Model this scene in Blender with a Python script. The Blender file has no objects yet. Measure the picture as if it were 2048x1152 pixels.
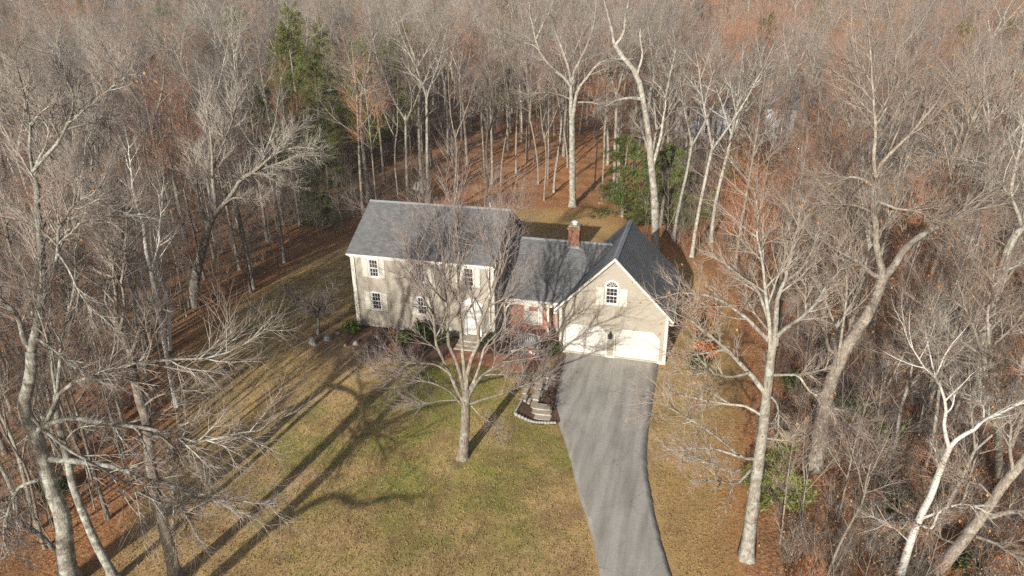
import bpy, math
import numpy as np
from mathutils import Vector, Matrix
rng = np.random.default_rng(11)
S = bpy.context.scene
COL = S.collection

# ------------------------------------------------------------------ camera, sky, sun, exposure
CAM = (8.203, -40.04, 21.952)
PITCH, ROLL, YAW = 0.39959, -0.01291, 0.27924
_f = Vector((-math.sin(YAW)*math.cos(PITCH), math.cos(YAW)*math.cos(PITCH), -math.sin(PITCH)))
_r = Vector((math.cos(YAW), math.sin(YAW), 0)); _u = _r.cross(_f)
_r2 = _r*math.cos(ROLL) + _u*math.sin(ROLL); _u2 = _u*math.cos(ROLL) - _r*math.sin(ROLL)
cd = bpy.data.cameras.new('camera'); cam = bpy.data.objects.new('camera', cd); COL.objects.link(cam)
m = Matrix.Identity(4)
for i in range(3):
    m[i][0], m[i][1], m[i][2], m[i][3] = _r2[i], _u2[i], -_f[i], CAM[i]
cam.matrix_world = m
cd.sensor_width = 36; cd.lens = 1357.86/2048*36; cd.clip_start = .5; cd.clip_end = 4000
S.camera = cam

SUN_EL, SUN_AZ = math.radians(19.5), math.atan2(.132, .991)      # azimuth the light travels towards, from +y
w = bpy.data.worlds.new('World'); S.world = w; w.use_nodes = True
nt = w.node_tree; bg = nt.nodes['Background']
sky = nt.nodes.new('ShaderNodeTexSky'); sky.sky_type = 'NISHITA'; sky.sun_disc = False
sky.sun_elevation = SUN_EL; sky.sun_rotation = SUN_AZ + math.pi
sky.air_density = 1.0; sky.dust_density = 2.0; sky.ozone_density = 1.0
nt.links.new(sky.outputs[0], bg.inputs[0]); bg.inputs[1].default_value = 0.075
sd = bpy.data.lights.new('sun', 'SUN'); sd.energy = 4.25; sd.angle = math.radians(.53); sd.color = (1, .945, .85)
sun = bpy.data.objects.new('sun', sd); COL.objects.link(sun)
_d = Vector((math.sin(SUN_AZ)*math.cos(SUN_EL), math.cos(SUN_AZ)*math.cos(SUN_EL), -math.sin(SUN_EL)))
sun.rotation_euler = _d.to_track_quat('-Z', 'Y').to_euler()
S.view_settings.view_transform = 'Standard'; S.view_settings.look = 'None'
S.view_settings.exposure = 0.86; S.view_settings.gamma = 1; S.view_settings.use_curve_mapping = False
S.render.engine = 'CYCLES'
S.cycles.max_bounces = 4; S.cycles.diffuse_bounces = 3; S.cycles.glossy_bounces = 2; S.cycles.transmission_bounces = 2
S.cycles.use_denoising = False
S.cycles.use_adaptive_sampling = False
S.render.use_persistent_data = False

# ------------------------------------------------------------------ materials
class M:
    def __init__(s, name, rough=.85, spec=.2):
        s.m = bpy.data.materials.new(name); s.m.use_nodes = True
        s.t = s.m.node_tree; s.b = s.t.nodes['Principled BSDF']
        s.b.inputs['Roughness'].default_value = rough
        s.b.inputs['Specular IOR Level'].default_value = spec
        s.tc = None
    def n(s, k): return s.t.nodes.new('ShaderNode'+k)
    def l(s, a, b): s.t.links.new(a, b)
    def co(s, kind='Object'):
        if s.tc is None: s.tc = s.n('TexCoord')
        return s.tc.outputs[kind]
    def pos(s): return s.n('NewGeometry').outputs['Position']
    def map(s, vec, scale):
        q = s.n('Mapping'); q.inputs['Scale'].default_value = scale; s.l(vec, q.inputs[0]); return q.outputs[0]
    def noise(s, vec, scale, detail=3, rough=.55, dist=0):
        q = s.n('TexNoise'); s.l(vec, q.inputs['Vector']); q.inputs['Scale'].default_value = scale
        q.inputs['Detail'].default_value = detail; q.inputs['Roughness'].default_value = rough; q.inputs['Distortion'].default_value = dist
        return q.outputs[0]
    def voro(s, vec, scale, out='Color'):
        q = s.n('TexVoronoi'); s.l(vec, q.inputs['Vector']); q.inputs['Scale'].default_value = scale; return q.outputs[out]
    def ramp(s, fac, stops):
        q = s.n('ValToRGB'); e = q.color_ramp.elements
        while len(e) < len(stops): e.new(.5)
        for k, (p, c) in zip(e, stops): k.position = p; k.color = (*c, 1) if len(c) == 3 else c
        s.l(fac, q.inputs[0]); return q.outputs[0]
    def val(s, fac, a, b):
        return s.ramp(fac, [(a, (0, 0, 0)), (b, (1, 1, 1))])
    def mix(s, fac, a, b, mode='MIX'):
        q = s.n('Mix'); q.data_type = 'RGBA'; q.blend_type = mode
        for v, k in ((fac, 0), (a, 6), (b, 7)):
            if isinstance(v, (int, float)): q.inputs[k].default_value = v
            elif isinstance(v, tuple): q.inputs[k].default_value = (*v, 1)
            else: s.l(v, q.inputs[k])
        return q.outputs[2]
    def math(s, op, a, b=None):
        q = s.n('Math'); q.operation = op
        for v, k in ((a, 0), (b, 1)):
            if v is None: continue
            if isinstance(v, (int, float)): q.inputs[k].default_value = v
            else: s.l(v, q.inputs[k])
        return q.outputs[0]
    def attr(s, name):
        q = s.n('Attribute'); q.attribute_name = name; return q.outputs['Fac']
    def rnd(s): return s.n('ObjectInfo').outputs['Random']
    def vary(s, col, lo=.8, hi=1.2):
        q = s.n('MapRange'); s.l(s.rnd(), q.inputs[0]); q.inputs[3].default_value = lo; q.inputs[4].default_value = hi
        h = s.n('HueSaturation'); s.l(q.outputs[0], h.inputs['Value']); s.l(col, h.inputs['Color']); return h.outputs[0]
    def base(s, c):
        if isinstance(c, tuple): s.b.inputs['Base Color'].default_value = (*c, 1)
        else: s.l(c, s.b.inputs['Base Color'])
    def bump(s, h, dist=.02, strength=.6):
        q = s.n('Bump'); q.inputs['Distance'].default_value = dist; q.inputs['Strength'].default_value = strength
        s.l(h, q.inputs['Height']); s.l(q.outputs[0], s.b.inputs['Normal'])

def flat(name, c, rough=.7, spec=.3, var=.12, scale=6.):
    k = M(name, rough, spec); n = k.noise(k.co(), scale, 4)
    k.base(k.ramp(n, [(.25, tuple(x*(1-var) for x in c)), (.75, tuple(min(1, x*(1+var)) for x in c))])); return k.m

def bark(name, dark, mid, light, lichen=(.42, .44, .38), lich=.62, vlo=.8, vhi=1.2):
    k = M(name, .9, .1); v = k.map(k.co(), (1, 1, .25))
    n = k.noise(v, 13, 6, .72); c = k.ramp(n, [(.34, dark), (.52, mid), (.70, light)])
    dk = k.noise(k.co(), 1.1, 5, .7); c = k.mix(k.math('MULTIPLY', k.val(dk, .52, .64), .6), c, dark)
    p = k.noise(k.co(), 3.4, 5, .75); c = k.mix(k.val(p, lich-.08, lich+.06), c, lichen)
    k.base(k.vary(c, vlo, vhi)); k.bump(n, .05, .9); return k.m
MB_GREY = bark('grey_bark', (0.0844, 0.0718, 0.0591), (0.22, 0.19, 0.156), (0.338, 0.305, 0.253))
MB_PALE = bark('pale_bark', (0.111, 0.0965, 0.078), (0.268, 0.238, 0.197), (0.387, 0.349, 0.297), (0.371, 0.379, 0.342), .55)
MB_LICH = bark('lichened_bark', (.10, .095, .08), (.24, .225, .195), (.37, .345, .30), (.40, .42, .37), .56)
MB_TAN = bark('tan_bark', (0.0905, 0.0754, 0.0603), (0.218, 0.185, 0.151), (0.317, 0.276, 0.226), (0.332, 0.332, 0.286), .6)
MB_DARK = bark('dark_bark', (0.0413, 0.0338, 0.0285), (0.0975, 0.0825, 0.0675), (0.173, 0.15, 0.128), (0.225, 0.232, 0.203), .64)
def birch():
    k = M('birch_bark', .7, .2); v = k.map(k.co(), (1, 1, 5))
    n = k.noise(v, 3.5, 4, .7); c = k.ramp(n, [(.28, (.10, .09, .085)), (.42, (.42, .40, .37)), (.7, (.56, .55, .53))])
    k.base(c); return k.m
MB_BIRCH = birch()
def twig(name, a, b, lo=.75, hi=1.25):
    k = M(name, .8, .2); n = k.noise(k.co(), 1.4, 3); k.base(k.vary(k.ramp(n, [(.3, a), (.7, b)]), lo, hi)); return k.m
MT_GREY = twig('grey_twigs', (0.163, 0.137, 0.12), (0.281, 0.242, 0.211))
MT_TAN = twig('tan_twigs', (0.199, 0.159, 0.127), (0.334, 0.274, 0.221))
MT_PURPLE = twig('purple_brown_twigs', (0.151, 0.119, 0.114), (0.266, 0.225, 0.205))
MT_RED = twig('reddish_twigs', (0.291, 0.124, 0.0631), (0.483, 0.228, 0.12))
MT_PINK = twig('pinkish_twigs', (0.237, 0.154, 0.125), (0.404, 0.273, 0.216))
MT_PALE = twig('pale_twigs', (0.249, 0.22, 0.191), (0.382, 0.346, 0.301))
def leafm(name, stops, lo=.75, hi=1.25, sc=2.):
    k = M(name, .75, .2); w_ = k.n('TexWhiteNoise'); w_.noise_dimensions = '3D'
    g = k.n('NewGeometry'); q = k.n('VectorMath'); q.operation = 'SNAP'; k.l(g.outputs['Position'], q.inputs[0]); q.inputs[1].default_value = (.12, .12, .12)
    k.l(q.outputs[0], w_.inputs[0]); k.base(k.vary(k.ramp(w_.outputs[0], stops), lo, hi)); return k.m
ML_ORANGE = leafm('orange_dead_leaves', [(0, (0.272, 0.109, 0.034)), (.5, (0.394, 0.177, 0.0544)), (1, (0.326, 0.204, 0.0884))])
ML_RUST = leafm('rusty_dead_leaves', [(0, (0.374, 0.127, 0.0517)), (.5, (0.546, 0.216, 0.092)), (1, (0.431, 0.24, 0.115))])
ML_PINE = leafm('pine_needles', [(0, (0.0982, 0.124, 0.0311)), (.5, (0.204, 0.227, 0.0624)), (1, (0.326, 0.322, 0.109))])
ML_HEM = leafm('hemlock_needles', [(0, (0.0468, 0.0711, 0.0221)), (.5, (0.107, 0.137, 0.0368)), (1, (0.201, 0.215, 0.0673))])
ML_SHRUB = leafm('shrub_leaves', [(0, (0.0375, 0.065, 0.0105)), (.5, (0.075, 0.111, 0.0175)), (1, (0.135, 0.156, 0.035))])
ML_RHODO = leafm('dark_green_leaves', [(0, (0.024, 0.0396, 0.012)), (.5, (0.048, 0.072, 0.02)), (1, (0.096, 0.108, 0.04))])
ML_BRONZE = leafm('bronze_leaves', [(0, (.16, .06, .03)), (.5, (.30, .14, .05)), (1, (.36, .22, .07))])
ML_PURP = leafm('purple_leaves', [(0, (.05, .025, .025)), (.5, (.11, .06, .05)), (1, (.16, .10, .08))])

# ------------------------------------------------------------------ tagging
def tag(o, label=None, cat=None, group=None, kind=None):
    if label: o['label'] = label
    if cat: o['category'] = cat
    if group: o['group'] = group
    if kind: o['kind'] = kind
    return o
def link(name, me, parent=None, loc=None):
    o = bpy.data.objects.new(name, me); COL.objects.link(o)
    if parent is not None: o.parent = parent
    if loc is not None: o.location = loc
    return o
def empty(name, loc, label=None, cat=None, group=None):
    o = bpy.data.objects.new(name, None); COL.objects.link(o); o.location = loc; o.empty_display_size = .3
    return tag(o, label, cat, group)

def mesh_np(name, parts, mat=None, smooth=True):
    """parts: list of (verts, quads or None, tris or None) -> one mesh"""
    V, L, st = [], [], []; off = 0; pos = 0
    for v, q, t in parts:
        V.append(v)
        for fc, k in ((q, 4), (t, 3)):
            if fc is not None and len(fc):
                L.append((fc+off).ravel()); st.append(pos+np.arange(len(fc))*k); pos += len(fc)*k
        off += len(v)
    V = np.concatenate(V).astype(np.float32); L = np.concatenate(L).astype(np.int32); st = np.concatenate(st).astype(np.int32)
    me = bpy.data.meshes.new(name)
    me.vertices.add(len(V)); me.vertices.foreach_set('co', V.ravel())
    me.loops.add(len(L)); me.loops.foreach_set('vertex_index', L)
    me.polygons.add(len(st)); me.polygons.foreach_set('loop_start', st)
    if smooth: me.polygons.foreach_set('use_smooth', np.ones(len(st), bool))
    me.update(calc_edges=True)
    if mat: me.materials.append(mat)
    return me

# polygon mesh builder for built things (boxes, quads, tubes), with planar UVs in metres
class MB:
    def __init__(s): s.v = []; s.f = []; s.uv = {}; s.pc = []
    def poly(s, pts, uv=None):
        i = len(s.v); s.v += [tuple(map(float, p)) for p in pts]; s.f.append(tuple(range(i, i+len(pts))))
        if uv: s.uv[len(s.f)-1] = uv
        return s
    def box(s, x0, x1, y0, y1, z0, z1):
        i = len(s.v); s.pc.append((i, len(s.f)))
        s.v += [(x0, y0, z0), (x1, y0, z0), (x1, y1, z0), (x0, y1, z0), (x0, y0, z1), (x1, y0, z1), (x1, y1, z1), (x0, y1, z1)]
        s.f += [tuple(i+k for k in q) for q in ((3, 2, 1, 0), (4, 5, 6, 7), (0, 1, 5, 4), (1, 2, 6, 5), (2, 3, 7, 6), (3, 0, 4, 7))]
        return s
    def bar(s, a, b, w, d, up=(0, 0, 1)):
        a, b = Vector(a), Vector(b); t = (b-a).normalized(); x = t.cross(Vector(up))
        x = (x if x.length > 1e-4 else t.cross(Vector((1, 0, 0)))).normalized(); y = x.cross(t)
        i = len(s.v); s.pc.append((i, len(s.f)))
        for p in (a, b):
            for sx, sy in ((-1, -1), (1, -1), (1, 1), (-1, 1)): s.v.append(tuple(p+x*(sx*w/2)+y*(sy*d/2)))
        s.f += [tuple(i+k for k in q) for q in ((0, 1, 2, 3), (7, 6, 5, 4), (0, 4, 5, 1), (1, 5, 6, 2), (2, 6, 7, 3), (3, 7, 4, 0))]
        return s
    def lathe(s, cx, cy, prof, n=10):
        i = len(s.v)
        for r, z in prof:
            for k in range(n): a = 2*math.pi*k/n; s.v.append((cx+r*math.cos(a), cy+r*math.sin(a), z))
        for j in range(len(prof)-1):
            for k in range(n): s.f.append((i+j*n+k, i+j*n+(k+1) % n, i+(j+1)*n+(k+1) % n, i+(j+1)*n+k))
        s.f.append(tuple(i+k for k in reversed(range(n)))); s.f.append(tuple(i+(len(prof)-1)*n+k for k in range(n)))
        return s
    def each(s, name, mat, parent=None, org=(0, 0, 0), **kw):
        """one object per box or bar"""
        e = s.pc+[(len(s.v), len(s.f))]
        for (v0, f0), (v1, f1) in zip(e, e[1:]):
            q = MB(); q.v = s.v[v0:v1]; q.f = [tuple(i-v0 for i in f) for f in s.f[f0:f1]]; q.build(name, mat, parent, org, **kw)
    def build(s, name, mat, parent=None, org=(0, 0, 0), bevel=0, smooth=False):
        me = bpy.data.meshes.new(name)
        me.from_pydata([(a-org[0], b-org[1], c-org[2]) for a, b, c in s.v], [], s.f)
        ul = me.uv_layers.new(name='UVMap')
        for p in me.polygons:
            fixed = s.uv.get(p.index); n = p.normal; ax = max(range(3), key=lambda k: abs(n[k]))
            for j, li in enumerate(p.loop_indices):
                if fixed: ul.data[li].uv = fixed[j]; continue
                c = s.v[me.loops[li].vertex_index]
                ul.data[li].uv = ((c[1], c[2]), (c[0], c[2]), (c[0], c[1]))[ax]
        if smooth:
            for p in me.polygons: p.use_smooth = True
        me.materials.append(mat); o = link(name, me, parent)
        if bevel:
            b = o.modifiers.new('bevel', 'BEVEL'); b.width = bevel; b.segments = 2; b.limit_method = 'ANGLE'
        return o

# ------------------------------------------------------------------ terrain
def ss(a, b, x):
    t = np.clip((np.asarray(x, float)-a)/(b-a), 0, 1); return t*t*(3-2*t)
def hgt(x, y):
    x = np.asarray(x, float); y = np.asarray(y, float)
    A = ss(-18, -4, y)*(1-ss(-1.3, .5, x)); B = ss(7, 15, y)
    z = .75*(A+B-A*B) + 1.0*ss(18, 60, y)
    d = np.hypot(x, y)
    z = z + np.clip(d-110, 0, None)*.075
    return np.minimum(z, 60)
LAWN = [(-13.5, -31), (-15.2, -24.6), (-16.4, -21), (-20.6, -12.7), (-25.9, -4), (-25.6, 2), (-26.4, 9), (-24.6, 15.8), (-20, 24), (-13, 30.2), (-5.5, 30.6),
        (-.5, 31.5), (2.2, 24), (5.5, 20), (8.6, 17), (10, 14.5), (11.9, 8), (12.4, -.7), (11.6, -7.4), (11.3, -12.4), (11.3, -17.2), (11.5, -31)]
def inside(poly, x, y):
    x = np.asarray(x, float); y = np.asarray(y, float); r = np.zeros(x.shape, bool); n = len(poly)
    for i in range(n):
        (x0, y0), (x1, y1) = poly[i], poly[(i+1) % n]
        if y0 == y1: continue
        r ^= ((y0 > y) != (y1 > y)) & (x < (x1-x0)*(y-y0)/(y1-y0)+x0)
    return r
def sdist(poly, x, y):
    x = np.asarray(x, float); y = np.asarray(y, float); d = np.full(x.shape, 1e9); n = len(poly)
    for i in range(n):
        (x0, y0), (x1, y1) = poly[i], poly[(i+1) % n]
        t = np.clip(((x-x0)*(x1-x0)+(y-y0)*(y1-y0))/((x1-x0)**2+(y1-y0)**2), 0, 1)
        d = np.minimum(d, np.hypot(x-x0-t*(x1-x0), y-y0-t*(y1-y0)))
    return np.where(inside(poly, x, y), d, -d)
def grid_mesh(name, xs, ys, zfun, keep=None, mat=None, attr=None):
    X, Y = np.meshgrid(xs, ys); Z = zfun(X, Y); nx = len(xs)
    V = np.stack([X, Y, Z], -1).reshape(-1, 3)
    j, i = np.meshgrid(np.arange(len(ys)-1), np.arange(nx-1), indexing='ij'); a = (j*nx+i).ravel()
    Q = np.stack([a, a+1, a+nx+1, a+nx], 1)
    if keep is not None:
        k = keep(X, Y).ravel(); Q = Q[k[Q].any(1)]
        used = np.unique(Q); mp = np.zeros(len(V), int); mp[used] = np.arange(len(used)); V = V[used]; Q = mp[Q]
    me = mesh_np(name, [(V, Q, None)], mat)
    if attr:
        for an, fn in attr.items():
            at = me.attributes.new(an, 'FLOAT', 'POINT'); at.data.foreach_set('value', fn(V[:, 0], V[:, 1]).astype(np.float32))
    return me
def bumps(x, y):
    return (.05*np.sin(x*1.7+1.3*np.sin(y*.9))+.05*np.sin(y*1.9+1.1*np.sin(x*.7)) + .09*np.sin(x*.43+2)*np.sin(y*.37))

def litter_col(k, p):
    n1 = k.noise(p, .35, 4, .6); n2 = k.noise(p, 7, 4, .75)
    v = k.voro(p, 9, 'Color'); h = k.n('SeparateColor'); k.l(v, h.inputs[0])
    c = k.ramp(h.outputs[0], [(0, (.27, .11, .048)), (.35, (.50, .20, .074)), (.7, (.62, .28, .105)), (1, (.56, .34, .17))])
    c = k.mix(k.val(n2, .34, .6), (.17, .085, .046), c)
    return k.mix(k.val(n1, .35, .7), c, k.mix(.5, c, (.20, .135, .085))), n2
k = M('leaf_litter', .95, .05); p = k.pos(); c, n2 = litter_col(k, p)
xyz = k.n('SeparateXYZ'); k.l(p, xyz.inputs[0])
# right-hand wood floor is greyer and drier than the copper floor behind the house
gx = k.math('MULTIPLY_ADD', xyz.outputs[0], .06); k.t.nodes[-1].inputs[2].default_value = -.35
c = k.mix(k.math('MULTIPLY', k.ramp(gx, [(.0, (0, 0, 0)), (.8, (1, 1, 1))]), .55), c, k.mix(k.val(n2, .3, .7), (.15, .10, .065), (.34, .24, .15)))
gl = k.math('MULTIPLY_ADD', xyz.outputs[0], -.08); k.t.nodes[-1].inputs[2].default_value = -1.5
c = k.mix(k.math('MULTIPLY', k.ramp(gl, [(.0, (0, 0, 0)), (.7, (1, 1, 1))]), .6), c, k.mix(k.val(n2, .3, .7), (.11, .07, .045), (.25, .165, .10)))  # darker, browner litter towards the left woods, their shade put into the colour
k.base(c); k.bump(n2, .12, .9); MG_LITTER = k.m

k = M('lawn_grass', .95, .05); p = k.pos()
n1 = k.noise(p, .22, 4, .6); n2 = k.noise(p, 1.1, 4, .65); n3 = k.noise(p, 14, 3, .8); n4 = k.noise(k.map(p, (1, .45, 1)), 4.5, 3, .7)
tan = k.ramp(n3, [(.25, (.27, .172, .074)), (.5, (.46, .312, .142)), (.78, (.61, .45, .23))])
grn = k.ramp(n3, [(.25, (.12, .125, .03)), (.5, (.225, .225, .06)), (.78, (.35, .335, .11))])
xyz = k.n('SeparateXYZ'); k.l(p, xyz.inputs[0])
gg = k.attr('green'); g = k.math('ADD', k.math('MULTIPLY', k.math('SUBTRACT', n1, .5), 2.0), k.math('MULTIPLY', k.math('SUBTRACT', n2, .5), 1.4))
g = k.math('ADD', gg, g); c = k.mix(k.val(g, .18, .72), tan, grn)
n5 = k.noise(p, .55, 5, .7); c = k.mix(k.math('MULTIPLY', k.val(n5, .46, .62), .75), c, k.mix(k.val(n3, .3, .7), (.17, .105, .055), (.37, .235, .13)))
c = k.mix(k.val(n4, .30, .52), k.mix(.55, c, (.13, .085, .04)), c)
lc, _ = litter_col(k, p)
e = k.math('ADD', k.attr('edge'), k.math('MULTIPLY', k.math('SUBTRACT', n2, .5), 3.2))
mr = k.n('MapRange'); k.l(e, mr.inputs[0]); mr.inputs[1].default_value = 0.0; mr.inputs[2].default_value = 1.6
c = k.mix(mr.outputs[0], lc, c)
o_ = k.math('ADD', k.attr('orange'), k.math('MULTIPLY', k.math('SUBTRACT', n1, .5), .8))
c = k.mix(k.math('MULTIPLY', k.val(o_, .2, .9), .6), c, k.mix(k.val(n3, .3, .7), (.27, .145, .05), (.50, .31, .13)))
b_ = k.math('ADD', k.attr('bare'), k.math('MULTIPLY', k.math('SUBTRACT', n2, .5), 1.2))
c = k.mix(k.val(b_, .3, .8), c, k.mix(k.val(n3, .3, .7), (.12, .08, .05), (.27, .185, .115)))
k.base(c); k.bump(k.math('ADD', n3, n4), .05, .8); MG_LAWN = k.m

xs = np.r_[-900, -600, -400, -300, -230, np.arange(-180, -60, 6), np.arange(-60, 45, .6), np.arange(45, 150, 6), 160, 200, 260, 350, 500, 700, 900]
ys = np.r_[-300, -200, -140, -100, np.arange(-80, -34, 4), np.arange(-34, 70, .6), np.arange(70, 190, 5), 200, 230, 260, 300, 350, 420, 500, 600, 750, 950, 1200]
zone = lambda x, y: np.clip(-sdist(LAWN, x, y)/3, 0, 1)
dig = lambda x, y: .06*ss(.5, 2.0, sdist(LAWN, x, y))
g_ = link('ground', grid_mesh('ground', xs, ys, lambda x, y: hgt(x, y)+bumps(x, y)*zone(x, y)-.012-dig(x, y), None, MG_LITTER)); tag(g_, kind='structure')
xs = np.arange(-29, 14.1, .3); ys = np.arange(-32, 34, .3)
def blob(x, y, cx, cy, r): return np.exp(-((x-cx)**2+(y-cy)**2)/r**2)
def greenf(x, y):
    return (.75*blob(x, y, -7, -7.5, 4)+.5*blob(x, y, 1.5, -12, 3.5)+.55*blob(x, y, -3, -7, 3.5)+.35*blob(x, y, -5, -13, 6)+.4*blob(x, y, -3, -19, 6)+.3*blob(x, y, 9, -7, 3)+.35*blob(x, y, -14, -14, 5)+.3*blob(x, y, -22, 0, 6)-.3*blob(x, y, -12, -9, 4)-.5*blob(x, y, -4, 24, 9))
def orangef(x, y): return .75*ss(6.5, 8.5, x)*(1-ss(-9, -4, y))+.35*ss(1.5, 4, x)*ss(-40, -12, -y-28)*(x < 7.5)*.6 + .6*blob(x, y, -3, 25, 11)+.5*blob(x, y, -6, -19, 5)*.5
def baref(x, y): return .8*blob(x, y, -15.5, -3.6, 2.6)+.75*blob(x, y, -12.5, -5, 2.2)+.6*blob(x, y, -2.4, -13, 1.1)
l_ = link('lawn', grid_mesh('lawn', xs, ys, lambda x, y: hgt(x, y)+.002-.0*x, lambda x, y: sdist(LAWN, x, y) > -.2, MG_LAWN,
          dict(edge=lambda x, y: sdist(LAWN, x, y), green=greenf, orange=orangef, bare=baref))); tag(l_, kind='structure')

# ------------------------------------------------------------------ driveway
def smooth_line(pts, n):
    A = np.array(pts, float); A2 = np.vstack([2*A[0]-A[1], A, 2*A[-1]-A[-2]]); o = []
    for q in np.linspace(0, len(A)-1.0001, n):
        j = int(q); t = q-j; p0, p1, p2, p3 = A2[j:j+4]
        o.append(.5*((2*p1)+(-p0+p2)*t+(2*p0-5*p1+4*p2-p3)*t*t+(-p0+3*p1-3*p2+p3)*t**3))
    return np.array(o)
k = M('driveway_asphalt', .9, .15); p = k.pos(); n1 = k.noise(p, .35, 4, .6); n2 = k.noise(k.map(p, (1.6, .16, 1)), 1.1, 4, .6); n3 = k.noise(p, 26, 3, .8); n4 = k.noise(p, 1.6, 5, .7)
c = k.ramp(n3, [(.3, (.27, .252, .222)), (.55, (.40, .375, .333)), (.75, (.52, .49, .44))])
c = k.mix(k.math('MULTIPLY', k.val(n2, .38, .66), .95), c, k.mix(.75, c, (.205, .185, .158)))
n6 = k.noise(p, 5, 5, .75); c = k.mix(k.math('MULTIPLY', k.val(n6, .55, .7), .35), c, (.22, .20, .17))
ck = k.n('TexVoronoi'); ck.feature = 'DISTANCE_TO_EDGE'; ck.inputs['Scale'].default_value = .33; wv = k.n('VectorMath'); wv.operation = 'ADD'; nz = k.n('TexNoise'); k.l(p, nz.inputs['Vector']); nz.inputs['Scale'].default_value = 1.3; k.l(p, wv.inputs[0]); k.l(nz.outputs['Color'], wv.inputs[1]); k.l(wv.outputs[0], ck.inputs['Vector'])
c = k.mix(k.math('MULTIPLY', k.ramp(ck.outputs[0], [(0, (1, 1, 1)), (.006, (0, 0, 0))]), .55), c, (.12, .11, .10))
c = k.mix(k.val(n1, .5, .75), c, k.mix(.45, c, (.47, .445, .40)))
c = k.mix(k.math('MULTIPLY', k.val(n4, .58, .72), .5), c, (.30, .285, .20))
e = k.math('SUBTRACT', 1., k.attr('edge')); c = k.mix(k.math('MULTIPLY', k.val(k.math('ADD', e, k.math('SUBTRACT', n4, .5)), .55, 1.), .75), c, (.19, .17, .15))
k.base(c); k.bump(n3, .02, .5)
L_ = smooth_line([(.12, .02), (.45, -3.7), (.8, -6), (1.7, -8.2), (2.8, -10.8), (3.9, -13.8), (4.9, -16.2), (5.7, -18.7), (7.2, -24), (8.6, -31)], 90)
R_ = smooth_line([(6.62, .02), (6.68, -3.3), (6.72, -7.7), (6.9, -10.8), (7.4, -13.4), (8.0, -15.9), (8.6, -17.9), (10.0, -23), (11.4, -31)], 90)
wob = lambda n: np.cumsum(rng.normal(0, .02, n))*.25
L_[:, 0] += wob(90)+rng.normal(0, .010, 90); R_[:, 0] += wob(90)+rng.normal(0, .010, 90)
L_[0] = (.12, .02); R_[0] = (6.62, .02)
T_ = np.linspace(0, 1, 15); Pd = L_[:, None]*(1-T_)[None, :, None]+R_[:, None]*T_[None, :, None]
Zd = .022+.03*np.sin(np.pi*T_)[None]+0*Pd[..., 0]
V = np.concatenate([Pd, Zd[..., None]], -1).reshape(-1, 3); nx = 15
j, i = np.meshgrid(np.arange(89), np.arange(14), indexing='ij'); a = (j*nx+i).ravel(); Q = np.stack([a, a+nx, a+nx+1, a+1], 1)
# skirts so the slab has a real edge
sk = V.copy(); sk[:, 2] -= .12; L0 = np.arange(90)*nx; q1 = np.stack([L0[:-1], L0[1:], L0[1:]+len(V), L0[:-1]+len(V)], 1)[:, ::-1]; L1 = L0+14; q2 = np.stack([L1[:-1], L1[1:], L1[1:]+len(V), L1[:-1]+len(V)], 1)
me = mesh_np('driveway', [(np.concatenate([V, sk]), np.concatenate([Q, q1, q2]), None)], k.m, False)
at = me.attributes.new('edge', 'FLOAT', 'POINT'); ed = np.tile(np.minimum(np.minimum(T_, 1-T_)*6, 1), 90); at.data.foreach_set('value', np.r_[ed, ed].astype(np.float32))
tag(link('driveway', me), kind='structure')
k = M('side_drive_asphalt', .9, .15); n = k.noise(k.pos(), 3, 5, .7); k.base(k.ramp(n, [(.3, (.19, .185, .18)), (.7, (.30, .29, .28))])); MG_ROAD = k.m
ms = MB(); pl = [(24.2, -14), (22.9, -10), (24.5, -4), (27.2, 2), (28.6, 7), (32.2, 7), (30.6, 1), (28, -5), (26.8, -10), (28, -14)]
ms.poly([(x_, y_, .03) for x_, y_ in (pl[9], pl[8], pl[1], pl[0])]); ms.poly([(x_, y_, .03) for x_, y_ in (pl[8], pl[7], pl[2], pl[1])]); ms.poly([(x_, y_, .03) for x_, y_ in (pl[7], pl[6], pl[3], pl[2])]); ms.poly([(x_, y_, .03) for x_, y_ in (pl[6], pl[5], pl[4], pl[3])])
for f_ in range(len(ms.f)): ms.f[f_] = ms.f[f_][::-1]
n_ = len(pl); i0 = len(ms.v)
for i in range(n_): ms.poly([(*pl[i], .03), (*pl[(i+1) % n_], .03), (*pl[(i+1) % n_], -.2), (*pl[i], -.2)])
tag(ms.build('side_road', MG_ROAD), kind='structure')

# ------------------------------------------------------------------ house materials
def siding(name, c, sc=1.):
    k = M(name, .75, .25); n = k.noise(k.map(k.co(), (.6, .6, 9)), 3, 4, .6); n2 = k.noise(k.co(), .5, 3)
    col = k.ramp(n, [(.3, tuple(x*.88 for x in c)), (.7, tuple(x*1.08 for x in c))]); k.base(k.mix(k.val(n2, .35, .7), col, k.mix(.2, col, (.25, .22, .17)))); return k.m
MH_SIDING = siding('beige_clapboard', (.31, .28, .234))
MH_TRIM = flat('cream_trim', (.52, .50, .445), .6, .3, .06, 4)
MH_WHITE = flat('white_paint', (.62, .61, .59), .5, .35, .04, 4)
MH_DOOR = flat('garage_door_paint', (.50, .485, .45), .55, .3, .05, 2.5)
MH_SHUT = flat('cream_shutter', (.46, .445, .385), .6, .3, .06, 5)
MH_FOUND = flat('foundation_parging', (.36, .33, .265), .9, .1, .15, 3)
MH_BLACK = flat('black_metal', (.02, .02, .022), .4, .5, .2)
MH_METAL = flat('grey_flashing', (.22, .235, .25), .45, .5, .1)
MH_STEEL = flat('galvanised_steel', (.6, .61, .62), .3, .6, .1)
MH_GREYW = flat('weathered_grey_wood', (.27, .275, .28), .85, .15, .18, 9)
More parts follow.
